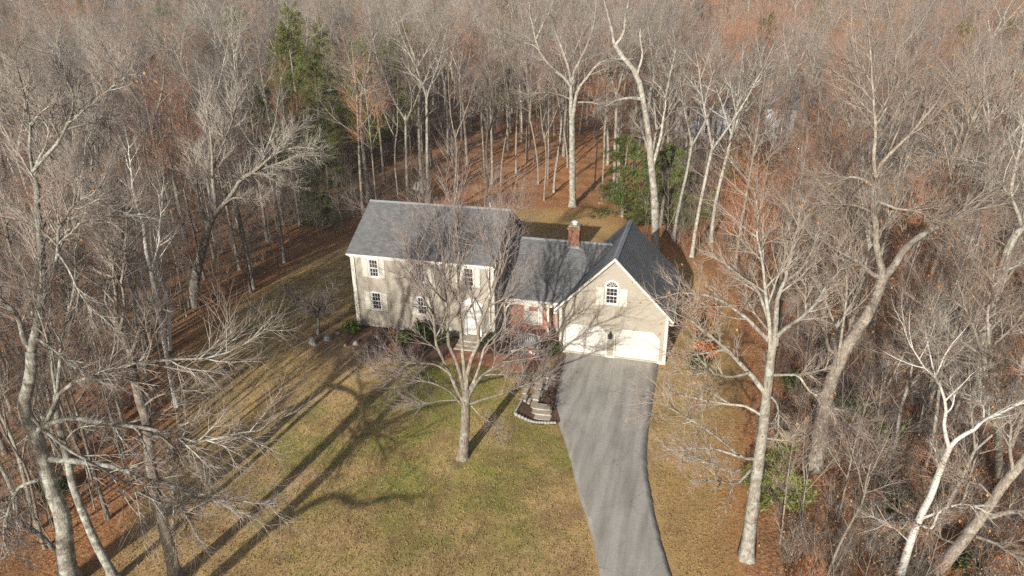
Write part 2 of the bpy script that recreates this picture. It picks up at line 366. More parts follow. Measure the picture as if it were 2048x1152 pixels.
k = M('window_glass', .06, .7); n = k.noise(k.pos(), 1.6, 2); k.base(k.ramp(n, [(.3, (.012, .014, .018)), (.7, (.035, .035, .04))])); MH_GLASS = k.m
k = M('roof_shingles', .92, .12)
br = k.n('TexBrick'); uvn = k.n('UVMap'); uvn.uv_map = 'UVMap'; k.l(uvn.outputs[0], br.inputs['Vector'])
br.inputs['Color1'].default_value = (.105, .105, .104, 1); br.inputs['Color2'].default_value = (.165, .166, .166, 1); br.inputs['Mortar'].default_value = (.05, .05, .05, 1)
br.inputs['Scale'].default_value = 1; br.inputs['Brick Width'].default_value = .31; br.inputs['Row Height'].default_value = .14; br.inputs['Mortar Size'].default_value = .006; br.inputs['Bias'].default_value = .0
n1 = k.noise(k.co(), .45, 4, .6); n2 = k.noise(k.map(k.co(), (2.2, .5, .5)), 1.2, 3); n3 = k.noise(k.co(), 24, 3, .8)
c = k.mix(.75, br.outputs[0], k.ramp(n3, [(.25, (.45, .45, .45)), (.75, (1.6, 1.6, 1.6))]), 'MULTIPLY')
c = k.mix(k.val(n1, .4, .65), c, k.mix(.35, c, (.178, .184, .188))); c = k.mix(k.math('MULTIPLY', k.val(n2, .5, .7), .4), c, (.08, .079, .077)); k.base(c); k.bump(n3, .01, .5); MH_ROOF = k.m
def brick(name, w_=.21, h_=.075, c1=(.30, .105, .06), c2=(.42, .17, .10), mo=(.42, .37, .32), uv=True):
    k = M(name, .9, .1); b = k.n('TexBrick')
    if uv: u_ = k.n('UVMap'); u_.uv_map = 'UVMap'; k.l(u_.outputs[0], b.inputs['Vector'])
    else: k.l(k.co('Object'), b.inputs['Vector'])
    b.inputs['Color1'].default_value = (*c1, 1); b.inputs['Color2'].default_value = (*c2, 1); b.inputs['Mortar'].default_value = (*mo, 1); b.inputs['Scale'].default_value = 1
    b.inputs['Brick Width'].default_value = w_; b.inputs['Row Height'].default_value = h_; b.inputs['Mortar Size'].default_value = .008
    n = k.noise(k.co(), 5, 4, .7); c = k.mix(.8, b.outputs[0], k.ramp(n, [(.3, (.65, .62, .6)), (.7, (1.2, 1.15, 1.1))]), 'MULTIPLY'); k.base(c); k.bump(b.outputs['Fac'], .006, -.6); return k.m
MH_BRICK = brick('red_brick', .21, .075, (.25, .085, .052), (.35, .135, .082), (.34, .29, .25)); MH_CHIM = brick('chimney_brick', .21, .075, (.235, .095, .058), (.34, .155, .095), (.30, .25, .21))
MH_WALK = brick('brick_paving', .2, .1, (.33, .135, .075), (.42, .185, .105), (.27, .18, .13), False)

# ------------------------------------------------------------------ the house (one thing)
HO = (-4., 3., 0.)
house = empty('colonial_house', HO, 'beige clapboard colonial house with grey roofs, brick porch wing and gabled two-door garage', 'house')
def hb(mb, name, mat, parent=house, **kw): return mb.build(name, mat, parent, HO, **kw)
def clap(mb, o, u, nv, z0, z1, span, holes=(), step=.118, depth=.016):
    """clapboards: slanted courses, each with its shadow lip; span(z)->(u0,u1); holes (u0,u1,z0,z1)"""
    z = z0
    while z < z1-.005:
        zt = min(z+step, z1); zm = (z+zt)/2; a0, a1 = span(z); b0, b1 = span(zt)
        cuts = [(h[0], h[1]) for h in holes if h[2] < zm < h[3]]; segs = [(a0, a1, b0, b1)]
        for h0, h1 in sorted(cuts):
            s_ = segs.pop(); segs += [(s_[0], h0, s_[2], h0), (h1, s_[1], h1, s_[3])]
        P = lambda uu, zz, d: (o[0]+u[0]*uu+nv[0]*d, o[1]+u[1]*uu+nv[1]*d, zz)
        for a, b, c_, d_ in segs:
            if b-a < .02: continue
            mb.poly([P(a, z, depth), P(b, z, depth), P(d_, zt, .002), P(c_, zt, .002)])
            mb.poly([P(a, z, 0), P(b, z, 0), P(b, z, depth), P(a, z, depth)])
        z = zt
def roof_slope(mb, e0, e1, r1, r0, step=.14, th=.012):
    """shingle courses from eave (e0->e1) up to ridge (r0->r1), each lapped over the one below"""
    e0, e1, r0, r1 = map(Vector, (e0, e1, r0, r1)); n = (e1-e0).cross(r0-e0).normalized(); Ls = (r0-e0).length; u = (e1-e0).normalized(); N = max(1, round(Ls/step))
    for i in range(N):
        s0, s1 = i/N, (i+1)/N; a, b = e0.lerp(r0, s0)+n*(th+.02), e1.lerp(r1, s0)+n*(th+.02); c, d = e1.lerp(r1, s1)+n*.02, e0.lerp(r0, s1)+n*.02
        U = lambda p: (p-e0).dot(u)
        mb.poly([a, b, c, d], [(U(a), s0*Ls+.001), (U(b), s0*Ls+.001), (U(c), s1*Ls-.001), (U(d), s1*Ls-.001)])
        mb.poly([a-n*(th+.02), b-n*(th+.02), b, a], [(U(a), s0*Ls), (U(b), s0*Ls), (U(b), s0*Ls+.02), (U(a), s0*Ls+.02)])
    mb.poly([e0, r0, r1, e1]); mb.poly([e0, e0.lerp(e0+n*.03, 1), r0+n*.03, r0]); mb.poly([e1, r1, r1+n*.03, e1+n*.03])

def window(cx, y, z0, z1, wd, shl=None, shr=None, cols=3, rows=4, shade=False):
    """double-hung window: frame with casing and sill; glass and muntins are its sub-parts; shutters are parts of the house"""
    f = MB(); c = .085; x0, x1 = cx-wd/2, cx+wd/2
    f.box(x0-c, x0, y-.045, y+.07, z0, z1); f.box(x1, x1+c, y-.045, y+.07, z0, z1); f.box(x0-c, x1+c, y-.05, y+.07, z1, z1+c+.02); f.box(x0-c-.03, x1+c+.03, y-.08, y+.07, z0-.06, z0)
    fo = hb(f, 'window', MH_WHITE, bevel=.008)
    g = MB(); zm = (z0+z1)/2; g.poly([(x0, y+.055, z0), (x1, y+.055, z0), (x1, y+.055, zm), (x0, y+.055, zm)]); g.poly([(x0, y+.03, zm), (x1, y+.03, zm), (x1, y+.03, z1), (x0, y+.03, z1)]); hb(g, 'glass', MH_GLASS, fo)
    q = MB(); s = .034
    for k_, (za, zb, yy) in enumerate(((z0, zm, y+.04), (zm, z1, y+.015))):
        q.box(x0, x0+s, yy-.008, yy+.012, za, zb); q.box(x1-s, x1, yy-.008, yy+.012, za, zb); q.box(x0+s, x1-s, yy-.008, yy+.012, za, za+s); q.box(x0+s, x1-s, yy-.008, yy+.012, zb-s, zb)
        for i in range(1, cols): xx = x0+(x1-x0)*i/cols; q.box(xx-.009, xx+.009, yy-.004, yy+.010, za+s, zb-s)
        for i in range(1, rows//2): zz = za+(zb-za)*i/(rows//2); q.box(x0+s, x1-s, yy-.003, yy+.009, zz-.009, zz+.009)
    hb(q, 'muntins', MH_WHITE, fo)
    if shade: b_ = MB(); b_.box(x0+s, x1-s, y-.005, y+.004, z0+s, z0+(z1-z0)*.72); hb(b_, 'blind', MH_TRIM, fo)
    for a in ((x0-c-.012, shl, -1), (x1+c+.012, shr, 1)):
        if a[1]:
            s_ = MB(); xa, xb = sorted((a[0], a[0]+a[2]*a[1])); t = .055; s_.box(xa, xa+t, y-.055, y-.016, z0-.05, z1+.06); s_.box(xb-t, xb, y-.055, y-.016, z0-.05, z1+.06)
            for za in (z0-.05, (z0+z1)/2-.03, z1): s_.box(xa+t, xb-t, y-.054, y-.016, za, za+.06)
            n_ = 16
            for (za, zb) in ((z0+.01, (z0+z1)/2-.03), ((z0+z1)/2+.03, z1)):
                for i in range(n_): zz = za+(zb-za)*i/n_; h_ = (zb-za)/n_; s_.poly([(xa+t, y-.044, zz), (xb-t, y-.044, zz), (xb-t, y-.026, zz+h_), (xa+t, y-.026, zz+h_)])
            hb(s_, 'shutter', MH_SHUT)
    return fo

# main block
XL, XR, YF, YB, ZB, ZE, ZR = -14.5, -4.24, -.97, 6.76, .95, 6.18, 8.87
YM = (YF+YB)/2; EV = .3; slope = (ZR-6.25)/(YM-(YF-EV))
fl = MB(); fl.box(XL+.03, XR-.03, YF+.03, YB-.03, -.2, ZB); hb(fl, 'foundation', MH_FOUND)
WX = (-12.84, -9.42, -5.97); WW = .62
holes = [(x_-WW/2-.02, x_+WW/2+.02, 4.6, 5.88) for x_ in WX]+[(x_-WW/2-.02, x_+WW/2+.02, 2.14, 3.42) for x_ in WX[:2]]+[(-6.27, -5.33, .95, 3.12)]
wl = MB(); clap(wl, (0, YF), (1, 0), (0, -1), ZB, ZE, lambda z: (XL, XR), holes); hb(wl, 'wall', MH_SIDING)
zr_ = lambda z: max(0, (z-6.0)/slope)
gab = lambda z: (YF+zr_(z), YB-zr_(z))
wl = MB(); clap(wl, (XL, 0), (0, 1), (-1, 0), ZB, ZR-.22, gab)
for f_ in range(len(wl.f)): wl.f[f_] = wl.f[f_][::-1]
hb(wl, 'wall', MH_SIDING)
wl = MB(); clap(wl, (XR, 0), (0, 1), (1, 0), ZB, ZR-.22, gab); hb(wl, 'wall', MH_SIDING)
wl = MB(); clap(wl, (0, YB), (1, 0), (0, 1), ZB, ZE, lambda z: (XL, XR)); hb(wl, 'wall', MH_SIDING)
tr = MB()
for x_ in (XL, XR):
    s_ = -1 if x_ == XL else 1
    tr.box(min(x_+s_*.03, x_-s_*.16), max(x_+s_*.03, x_-s_*.16), YF-.035, YF+.14, .75, ZE); tr.box(min(x_+s_*.03, x_-s_*.16), max(x_+s_*.03, x_-s_*.16), YB-.14, YB+.035, .75, ZE)
tr.each('corner_board', MH_TRIM, house, HO)
tr = MB(); tr.box(XL-.12, XR+.12, YF-EV, YF-.02, ZE-.02, ZE+.0); tr.box(XL-.12, XR+.12, YF-.03, YF+.0, ZE-.24, ZE-.022); tr.box(XL-.12, XR+.12, YF-EV-.025, YF-EV, ZE-.03, ZE+.12)
tr.box(XL-.12, XR+.12, YB+.02, YB+EV, ZE-.02, ZE); tr.box(XL-.12, XR+.12, YB+EV, YB+EV+.025, ZE-.03, ZE+.12); tr.each('eave_board', MH_TRIM, house, HO)
g_ = MB(); g_.box(XL-.12, XR+.12, YF-EV-.125, YF-EV-.027, ZE+.02, ZE+.11); hb(g_, 'gutter', MH_WHITE, bevel=.02)
ds = MB(); ds.bar((XL+.25, YF-.07, ZE-.1), (XL+.25, YF-.07, .85), .08, .06); ds.bar((XR-.3, YF-.07, ZE-.1), (XR-.3, YF-.07, .85), .08, .06); ds.each('downspout', MH_WHITE, house, HO)
rf = MB(); e = ZE+.09
roof_slope(rf, (XL-.15, YF-EV-.04, e), (XR+.15, YF-EV-.04, e), (XR+.15, YM, ZR), (XL-.15, YM, ZR)); roof_slope(rf, (XR+.15, YB+EV+.04, e), (XL-.15, YB+EV+.04, e), (XL-.15, YM, ZR), (XR+.15, YM, ZR))
ro = hb(rf, 'roof', MH_ROOF)
rc = MB(); rc.poly([(XL-.16, YM-.14, ZR-.045), (XR+.16, YM-.14, ZR-.045), (XR+.16, YM, ZR+.06), (XL-.16, YM, ZR+.06)]); rc.poly([(XR+.16, YM+.14, ZR-.045), (XL-.16, YM+.14, ZR-.045), (XL-.16, YM, ZR+.06), (XR+.16, YM, ZR+.06)]); hb(rc, 'ridge_cap', MH_METAL, ro)
rk = MB()
for x_ in (XL-.06, XR+.06):
    for ya, yb in ((YF-EV-.03, YM), (YB+EV+.03, YM)): rk.bar((x_, ya, e-.10), (x_, yb, ZR-.10), .10, .16, (1, 0, 0)) if False else rk.bar((x_, ya, e-.09), (x_, yb, ZR-.09), .16, .10, (1, 0, 0))
rk.each('rake_board', MH_TRIM, house, HO)
vp = MB(); vp.lathe(-5.67, YM+.25, [(.05, ZR-.3), (.05, ZR+.34)], 10); hb(vp, 'vent_pipe', MH_WHITE)
for i, x_ in enumerate(WX):
    window(x_, YF, 4.62, 5.86, WW, .44, .44)
    if i < 2: window(x_, YF, 2.16, 3.40, WW, .44, .44)
# front door
fd = MB(); fd.box(-6.2, -5.4, YF+.03, YF+.08, 1.02, 3.05); fo = hb(fd, 'front_door', MH_WHITE, bevel=.006)
pn = MB()
for a, b in ((-6.12, -5.84), (-5.76, -5.48)):
    for za, zb in ((1.15, 1.75), (1.85, 2.5), (2.6, 2.95)): pn.box(a, b, YF+.018, YF+.03, za, zb)
pn.each('door_panel', MH_WHITE, fo, HO, bevel=.01)
kn = MB(); kn.lathe(-5.46, YF-.0, [(.03, 1.95), (.045, 1.99), (.03, 2.03)], 8); hb(kn, 'door_knob', MH_STEEL, fo)
ds = MB(); ds.box(-6.46, -6.2, YF-.09, YF+.1, .95, 3.1); ds.box(-5.4, -5.14, YF-.09, YF+.1, .95, 3.1); ds.box(-6.56, -5.04, YF-.12, YF+.1, 3.1, 3.34); ds.box(-6.62, -4.98, YF-.17, YF+.05, 3.34, 3.41)
ds.poly([(-6.62, YF-.14, 3.41), (-4.98, YF-.14, 3.41), (-5.8, YF-.14, 3.86)]); ds.poly([(-6.62, YF-.14, 3.41), (-5.8, YF-.14, 3.86), (-5.8, YF+.0, 3.86), (-6.62, YF, 3.41)][::-1]); ds.poly([(-4.98, YF-.14, 3.41), (-5.8, YF-.14, 3.86), (-5.8, YF, 3.86), (-4.98, YF, 3.41)])
hb(ds, 'door_surround', MH_WHITE)

# porch wing between the main block and the garage
LE, LYE, LYR, LZR = 3.41, .34, 4.07, 6.55
sl = (LZR-LE)/(LYR-LYE); WY = 1.35
rf = MB(); roof_slope(rf, (XR, LYE, LE), (2.88, LYE, LE), (2.88, LYR, LZR), (XR, LYR, LZR)); roof_slope(rf, (2.88, 2*LYR-LYE, LE), (XR, 2*LYR-LYE, LE), (XR, LYR, LZR), (2.88, LYR, LZR))
ro = hb(rf, 'roof', MH_ROOF)
rc = MB(); rc.poly([(XR, LYR-.14, LZR-.05), (2.75, LYR-.14, LZR-.05), (2.75, LYR, LZR+.06), (XR, LYR, LZR+.06)]); rc.poly([(2.75, LYR+.14, LZR-.05), (XR, LYR+.14, LZR-.05), (XR, LYR, LZR+.06), (2.75, LYR, LZR+.06)]); hb(rc, 'ridge_cap', MH_METAL, ro)
wl = MB(); wl.box(-4.2, -.62, WY, WY+.2, .35, 3.25); hb(wl, 'brick_wall', MH_BRICK)
wl = MB(); clap(wl, (0, WY), (1, 0), (0, -1), .5, 3.3, lambda z: (-.6, -.02)); hb(wl, 'wall', MH_SIDING)
wl = MB(); wl.box(XR, 0, 2*LYR-LYE-.5, 2*LYR-LYE-.3, .3, LE); hb(wl, 'rear_wall', MH_SIDING)
tr = MB(); tr.box(XR+.04, -.04, LYE-.03, LYE+.0, LE-.16, LE+.04); tr.box(XR+.04, -.04, LYE+.16, LYE+.28, 2.98, LE-.02); tr.box(XR+.04, -.04, LYE+.0, WY, LE-.06, LE-.03); tr.each('eave_board', MH_TRIM, house, HO)
sp = MB(); sp.box(XR+.04, -.06, LYE-.11, LYE-.032, LE-.07, LE+.015); hb(sp, 'gutter', MH_WHITE, bevel=.02)
for px_ in (-.92, -3.98):
    po = MB(); po.box(px_-.075, px_+.075, LYE+.14, LYE+.29, .55, 2.98); po.box(px_-.11, px_+.11, LYE+.10, LYE+.33, .5, .7)
    s_ = -1 if px_ > -2 else 1; prev = None
    for i in range(7):
        a = i/6*math.pi/2; q = (px_+s_*(.075+.62*(1-math.cos(a))), 2.36+.62*math.sin(a))
        if prev: po.bar((prev[0], LYE+.215, prev[1]), (q[0], LYE+.215, q[1]), .11, .09, (0, 1, 0))
        prev = q
    hb(po, 'porch_post', MH_TRIM)
window(-2.15, WY, 1.25, 2.55, .66, .24, .24, shade=True)
sl_ = MB()
for i in range(12): xa = -2.62+i*.0785; sl_.box(xa, xa+.07, WY-.10, WY-.001, 1.06, 1.185)
sl_.each('sill_brick', MH_BRICK, house, HO)
pf = MB(); pf.box(XR+.05, -.05, .2, WY-.005, .3, .83); hb(pf, 'porch_floor', MH_WALK)

# chimney
ch = MB(); ch.box(-.24, .50, 3.66, 4.36, 5.6, 7.45); co = hb(ch, 'chimney', MH_CHIM)
c2 = MB(); c2.box(-.275, .535, 3.625, 4.395, 7.45, 7.53); c2.box(-.31, .57, 3.59, 4.43, 7.53, 7.72); hb(c2, 'corbel', MH_CHIM, co)
c3 = MB(); c3.box(-.24, .50, 3.66, 4.36, 7.722, 7.79); hb(c3, 'crown_slab', MH_FOUND, co)
c4 = MB(); c4.lathe(.13, 4.01, [(.16, 7.79), (.16, 7.96), (.24, 7.97), (.22, 8.03), (.05, 8.09)], 12); hb(c4, 'flue_cap', MH_STEEL, co)
c5 = MB(); c5.box(-.28, .54, 3.60, 3.658, 6.08, 6.36); c5.box(-.28, -.245, 3.66, 4.05, 6.2, 6.62); c5.box(.505, .54, 3.66, 4.05, 6.2, 6.62); c5.each('flashing', MH_METAL, co, HO)

# garage
GW, GE, GR, GD, OV = 7.01, 3.31, 7.21, 7.6, .39
gs = (GR-GE)/(GW/2+.3)
gabx = lambda z: (max(0, (z-GE+.12)/gs-.3), GW-max(0, (z-GE+.12)/gs-.3))
D1, D2, DT = (.36, 3.12), (3.74, 6.50), 2.13
wl = MB(); C0 = .36
gh = [(D1[0], D1[1], .0, DT), (D2[0], D2[1], .0, DT), (2.94, 3.78, 3.94, 5.02)]
# clipped upper door corners and the half-round head are filled by their own trim
clap(wl, (0, 0), (1, 0), (0, -1), .12, GR-.3, gabx, gh+[(3.0, 3.72, 5.02, 5.36)])
for a, b in (D1, D2):
    wl.poly([(a-.02, -.009, DT-.37), (a+.36, -.009, DT+.03), (a-.02, -.009, DT+.03)]); wl.poly([(b+.02, -.009, DT-.37), (b+.02, -.009, DT+.03), (b-.36, -.009, DT+.03)])
hb(wl, 'wall', MH_SIDING)
wl = MB(); clap(wl, (GW, 0), (0, 1), (1, 0), .12, GE+.05, lambda z: (0, GD)); hb(wl, 'wall', MH_SIDING)
wl = MB(); clap(wl, (0, GD), (1, 0), (0, 1), .12, GR-.3, gabx); 
for f_ in range(len(wl.f)): wl.f[f_] = wl.f[f_][::-1]
hb(wl, 'wall', MH_SIDING)
wl = MB(); wl.box(.0, .02, .02, GD-.02, .1, GE+.2); hb(wl, 'side_wall', MH_SIDING)
fl = MB(); fl.box(.02, GW-.02, .02, GD-.02, -.2, .119); hb(fl, 'foundation', MH_FOUND)
for (a, b) in (D1, D2):
    cl = .38; d = MB(); d.poly([(a, .15, .03), (b, .15, .03), (b, .15, DT-cl), (b-cl, .15, DT), (a+cl, .15, DT), (a, .15, DT-cl)])
    do = hb(d, 'garage_door', MH_DOOR)
    for i in range(4):
        pn = MB()
        za, zb = .03+i*.525+.014, .03+(i+1)*.525-.014
        xa, xb = (a+.012, b-.012)
        if i < 3: pn.box(xa, xb, .115, .149, za, zb)
        else: pn.poly([(xa, .115, za), (xb, .115, za), (xb, .115, DT-cl), (b-cl, .115, zb), (a+cl, .115, zb), (xa, .115, DT-cl)])
        hb(pn, 'door_panel', MH_DOOR, do, bevel=.006)
    ct = MB()   # casing with the clipped corners and siding infill
    ct.box(a-.09, a, -.04, .155, 0, DT-cl); ct.box(b, b+.09, -.04, .155, 0, DT-cl); ct.box(a+cl, b-cl, -.04, .155, DT, DT+.09)
    ct.bar((a-.045, .018, DT-cl-.03), (a+cl+.03, .018, DT+.045), .115, .09, (0, 1, 0)) if False else None
    for s_, xa in ((1, a), (-1, b)):
        p0, p1, p2, p3 = (xa-s_*.09, DT-cl), (xa, DT-cl), (xa+s_*cl, DT), (xa+s_*cl, DT+.09)
        q = [p0, p1, p2, p3]; q = q if s_ > 0 else q[::-1]
        ct.poly([(x_, -.042, z_) for x_, z_ in q])
        ct.poly([(p1[0], -.042, p1[1]), (p2[0], -.042, p2[1]), (p2[0], .155, p2[1]), (p1[0], .155, p1[1])])
        ct.poly([(p0[0], -.042, p0[1]), (p3[0], -.042, p3[1]), (p3[0], .01, p3[1]), (p0[0], .01, p0[1])])
    tag(hb(ct, 'door_casing', MH_TRIM))
sb = MB(); sb.box(D1[1]+.09, D2[0]-.09, -.05, .02, .0, .16); hb(sb, 'base_board', MH_TRIM)
sb = MB(); sb.box(D2[1]+.09, GW+.05, -.06, .1, .0, .2); hb(sb, 'base_board', MH_TRIM)
tr = MB(); tr.box(GW-.16, GW+.03, -.035, .15, .2, GE+.05); tr.box(-.03, .14, -.035, .15, .2, GE+.05); tr.each('corner_board', MH_TRIM, house, HO)
rf = MB()
roof_slope(rf, (-.3, GD+.25, GE), (-.3, -OV, GE), (GW/2, -OV, GR), (GW/2, GD+.25, GR)); roof_slope(rf, (GW+.3, -OV, GE), (GW+.3, GD+.25, GE), (GW/2, GD+.25, GR), (GW/2, -OV, GR))
ro = hb(rf, 'roof', MH_ROOF)
rc = MB(); rc.poly([(GW/2-.16, GD+.27, GR-.07), (GW/2-.16, -OV-.01, GR-.07), (GW/2, -OV-.01, GR+.07), (GW/2, GD+.27, GR+.07)]); rc.poly([(GW/2+.16, -OV-.01, GR-.07), (GW/2+.16, GD+.27, GR-.07), (GW/2, GD+.27, GR+.07), (GW/2, -OV-.01, GR+.07)]); hb(rc, 'ridge_cap', MH_METAL, ro)
for yy in (-OV+.02, GD+.22):
    for s_ in (-1, 1):
        rk = MB()
        a = (GW/2+s_*(GW/2+.32), GE-.09); b = (GW/2, GR-.085)
        q = [(a[0], a[1]-.10), (a[0], a[1]+.08), (b[0], b[1]+.08), (b[0], b[1]-.12)]; q = q if s_ < 0 else q[::-1]
        rk.poly([(x_, yy-.03, z_) for x_, z_ in q][::-1]); rk.poly([(x_, yy+.02, z_) for x_, z_ in q])
        rk.poly([(a[0], yy-.03, a[1]-.10), (b[0], yy-.03, b[1]-.12), (b[0], 0 if yy < 0 else GD, b[1]-.12), (a[0], 0 if yy < 0 else GD, a[1]-.10)])
        rk.box(a[0]-.02-.2*(s_ > 0), a[0]+.02+.2*(s_ < 0), yy-.028, yy+.4 if yy < 0 else yy, a[1]-.22, a[1]-.10)
        hb(rk, 'rake_board', MH_TRIM)
g_ = MB(); g_.box(GW+.28, GW+.38, -OV, GD+.2, GE-.12, GE-.02); hb(g_, 'gutter', MH_WHITE, bevel=.02)
# gable window with a half-round fan head
cx, zs, za, wr = 3.36, 3.95, 5.02, .36
wo = window(cx, 0., zs, za, .72, None, None)
fa = MB(); n_ = 14; pts = [(math.cos(math.pi*i/n_), math.sin(math.pi*i/n_)) for i in range(n_+1)]
for (p, q) in zip(pts, pts[1:]):
    P_ = lambda c_, r_, y_: (cx+c_[0]*r_, y_, za+.1+c_[1]*r_)
    fa.poly([P_(p, .36, -.05), P_(p, .47, -.05), P_(q, .47, -.05), P_(q, .36, -.05)][::-1]); fa.poly([P_(p, .47, -.05), P_(p, .47, .02), P_(q, .47, .02), P_(q, .47, -.05)][::-1]); fa.poly([P_(p, .36, -.05), P_(q, .36, -.05), P_(q, .36, .06), P_(p, .36, .06)][::-1])
hb(fa, 'window_arch', MH_WHITE)
fg = MB(); fg.poly([(cx+c_*.36, -.012, za+.1+s_*.36) for c_, s_ in pts]); fgo = hb(fg, 'fan_light', MH_GLASS)
fm = MB()
for i in range(1, 6): a = math.pi*i/6; fm.bar((cx+.12*math.cos(a), -.022, za+.1+.12*math.sin(a)), (cx+.36*math.cos(a), -.022, za+.1+.36*math.sin(a)), .02, .02, (0, 1, 0))
for i in range(8): a, b = math.pi*i/8, math.pi*(i+1)/8; fm.bar((cx+.12*math.cos(a), -.022, za+.1+.12*math.sin(a)), (cx+.12*math.cos(b), -.022, za+.1+.12*math.sin(b)), .02, .02, (0, 1, 0))
hb(fm, 'muntins', MH_WHITE, fgo)
for xa, xb in ((2.36, 2.86), (3.86, 4.36)):
    s_ = MB(); t = .055; s_.box(xa, xa+t, -.055, -.017, 3.82, 5.06); s_.box(xb-t, xb, -.055, -.017, 3.82, 5.06)
    for z_ in (3.82, 4.42, 5.0): s_.box(xa+t, xb-t, -.054, -.017, z_, z_+.06)
    for (z0_, z1_) in ((3.88, 4.42), (4.48, 5.0)):
        for i in range(12): zz = z0_+(z1_-z0_)*i/12; h_ = (z1_-z0_)/12; s_.poly([(xa+t, -.044, zz), (xb-t, -.044, zz), (xb-t, -.026, zz+h_), (xa+t, -.026, zz+h_)])
    hb(s_, 'shutter', MH_SHUT)
la = MB(); la.box(3.33, 3.47, -.06, -.018, 1.62, 1.98); la.bar((3.40, -.05, 1.92), (3.40, -.2, 1.98), .03, .03); la.lathe(3.40, -.2, [(.05, 1.5), (.12, 1.54), (.14, 1.76), (.16, 1.78), (.05, 1.9), (.03, 1.97)], 8); lo = hb(la, 'wall_lantern', MH_BLACK)
lg = MB(); lg.lathe(3.40, -.2, [(.128, 1.58), (.143, 1.74)], 8); hb(lg, 'lantern_glass', MH_GLASS, lo)

# ------------------------------------------------------------------ tree geometry (vectorised)
def nrm(v): return v/np.maximum(np.linalg.norm(v, axis=-1, keepdims=True), 1e-9)
def perp(T):
    ref = np.where(np.abs(T[..., 2:3]) > .9, np.array([1., 0, 0]), np.array([0, 0, 1.]))
    a = nrm(np.cross(T, ref)); return a, np.cross(T, a)
def tubes(P, R, sides, tip=True):
    N, K, _ = P.shape
    T = nrm(np.gradient(P, axis=1)); g = P[:, -1]-P[:, 0]; g = nrm(g)          # one reference per branch: no twist along it
    ref = np.where(np.abs(g[:, 2:3]) > .75, np.array([.94, .34, 0]), np.array([0, .05, 1.]))[:, None, :]
    a = nrm(np.cross(T, ref)); b = np.cross(T, a)
    ang = 2*np.pi*np.arange(sides)/sides
    kr = K-1 if tip else K
    ring = P[:, :kr, None, :]+R[:, :kr, None, None]*(np.cos(ang)[:, None]*a[:, :kr, None, :]+np.sin(ang)[:, None]*b[:, :kr, None, :])
    V = ring.reshape(N, -1, 3); per = kr*sides+(1 if tip else 0)
    if tip: V = np.concatenate([V, P[:, -1:, :]], 1)
    s = np.arange(sides); s2 = (s+1) % sides; q = []
    for k in range(kr-1): q.append(np.stack([k*sides+s, k*sides+s2, (k+1)*sides+s2, (k+1)*sides+s], 1))
    base = np.arange(N)[:, None, None]*per
    Q = (np.concatenate(q)[None]+base).reshape(-1, 4) if q else None
    Tt = (np.stack([(kr-1)*sides+s, (kr-1)*sides+s2, np.full(sides, per-1)], 1)[None]+base).reshape(-1, 3) if tip else None
    return V.reshape(-1, 3), Q, Tt
def kids(P, R, n, t0, t1, ang, lenf, K, trop=.05, wig=.08, rk=.012, r0=.002, droop=0., taper=.85, lmin=0, lmax=9, shape=.5):
    N, Kp, _ = P.shape
    t = np.clip(t0+(t1-t0)*((np.arange(n)[None]+rng.random((N, n)))/n), 0, .999)
    fi = t*(Kp-1); i = np.floor(fi).astype(int); fr = (fi-i)[..., None]; r = np.arange(N)[:, None]
    B = P[r, i]*(1-fr)+P[r, i+1]*fr; Rb = R[r, i]*(1-fr[..., 0])+R[r, i+1]*fr[..., 0]
    T = nrm(P[r, i+1]-P[r, i]); plen = np.linalg.norm(np.diff(P, axis=1), axis=-1).sum(1)[:, None]
    a, b = perp(T); az = 2.4*np.arange(n)[None]+rng.random((N, 1))*6.28+rng.normal(0, .5, (N, n))
    th = ang*(1+rng.normal(0, .2, (N, n)))
    D = np.cos(th)[..., None]*T+np.sin(th)[..., None]*(np.cos(az)[..., None]*a+np.sin(az)[..., None]*b)
    L = np.clip(lenf*plen*(1-shape*(t-t0)/max(t1-t0, 1e-6))*rng.uniform(.65, 1.3, (N, n)), lmin, lmax)
    B = B.reshape(-1, 3); D = D.reshape(-1, 3); L = L.ravel(); Rb = Rb.ravel(); M_ = N*n
    pts = [B]; up = np.array([0, 0, 1.])
    for k in range(K-1):
        D = nrm(D+up*(trop-droop*k)+rng.normal(0, wig, (M_, 3))); pts.append(pts[-1]+D*(L/(K-1))[:, None])
    rb = np.minimum(Rb*.8, r0+rk*L); s = np.linspace(0, 1, K)
    return np.stack(pts, 1), rb[:, None]*(1-taper*s)[None]
def resample(pts, K):
    A = np.array(pts, float); s = np.r_[0, np.cumsum(np.linalg.norm(np.diff(A[:, :3], axis=0), axis=1))]
    # Catmull-Rom through the traced points
    A2 = np.vstack([2*A[0]-A[1], A, 2*A[-1]-A[-2]]); out = []
    for q in np.linspace(0, s[-1]*.99999, K):
        j = int(np.searchsorted(s, q, 'right')-1); j = min(j, len(A)-2); t = (q-s[j])/(s[j+1]-s[j])
        p0, p1, p2, p3 = A2[j:j+4]
        out.append(.5*((2*p1)+(-p0+p2)*t+(2*p0-5*p1+4*p2-p3)*t*t+(-p0+3*p1-3*p2+p3)*t**3))
    out = np.array(out); out[:, 3] = np.maximum(out[:, 3], .008); return out
def leaves(P, n, size, spread=.25, long=1.6):
    """n leaves (2 triangles, folded) scattered near the points P (M,3)"""
    c = P[rng.integers(0, len(P), n)]+rng.normal(0, spread, (n, 3))
    a = nrm(rng.normal(0, 1, (n, 3))); b, q = perp(a); s = size*rng.uniform(.6, 1.3, (n, 1))
    V = np.stack([c-a*s*long/2, c+b*s*.5+q*s*.15, c+a*s*long/2, c-b*s*.5+q*s*.15], 1).reshape(-1, 3)
    i = np.arange(n)*4; return V, None, np.concatenate([np.stack([i, i+1, i+2], 1), np.stack([i, i+2, i+3], 1)])

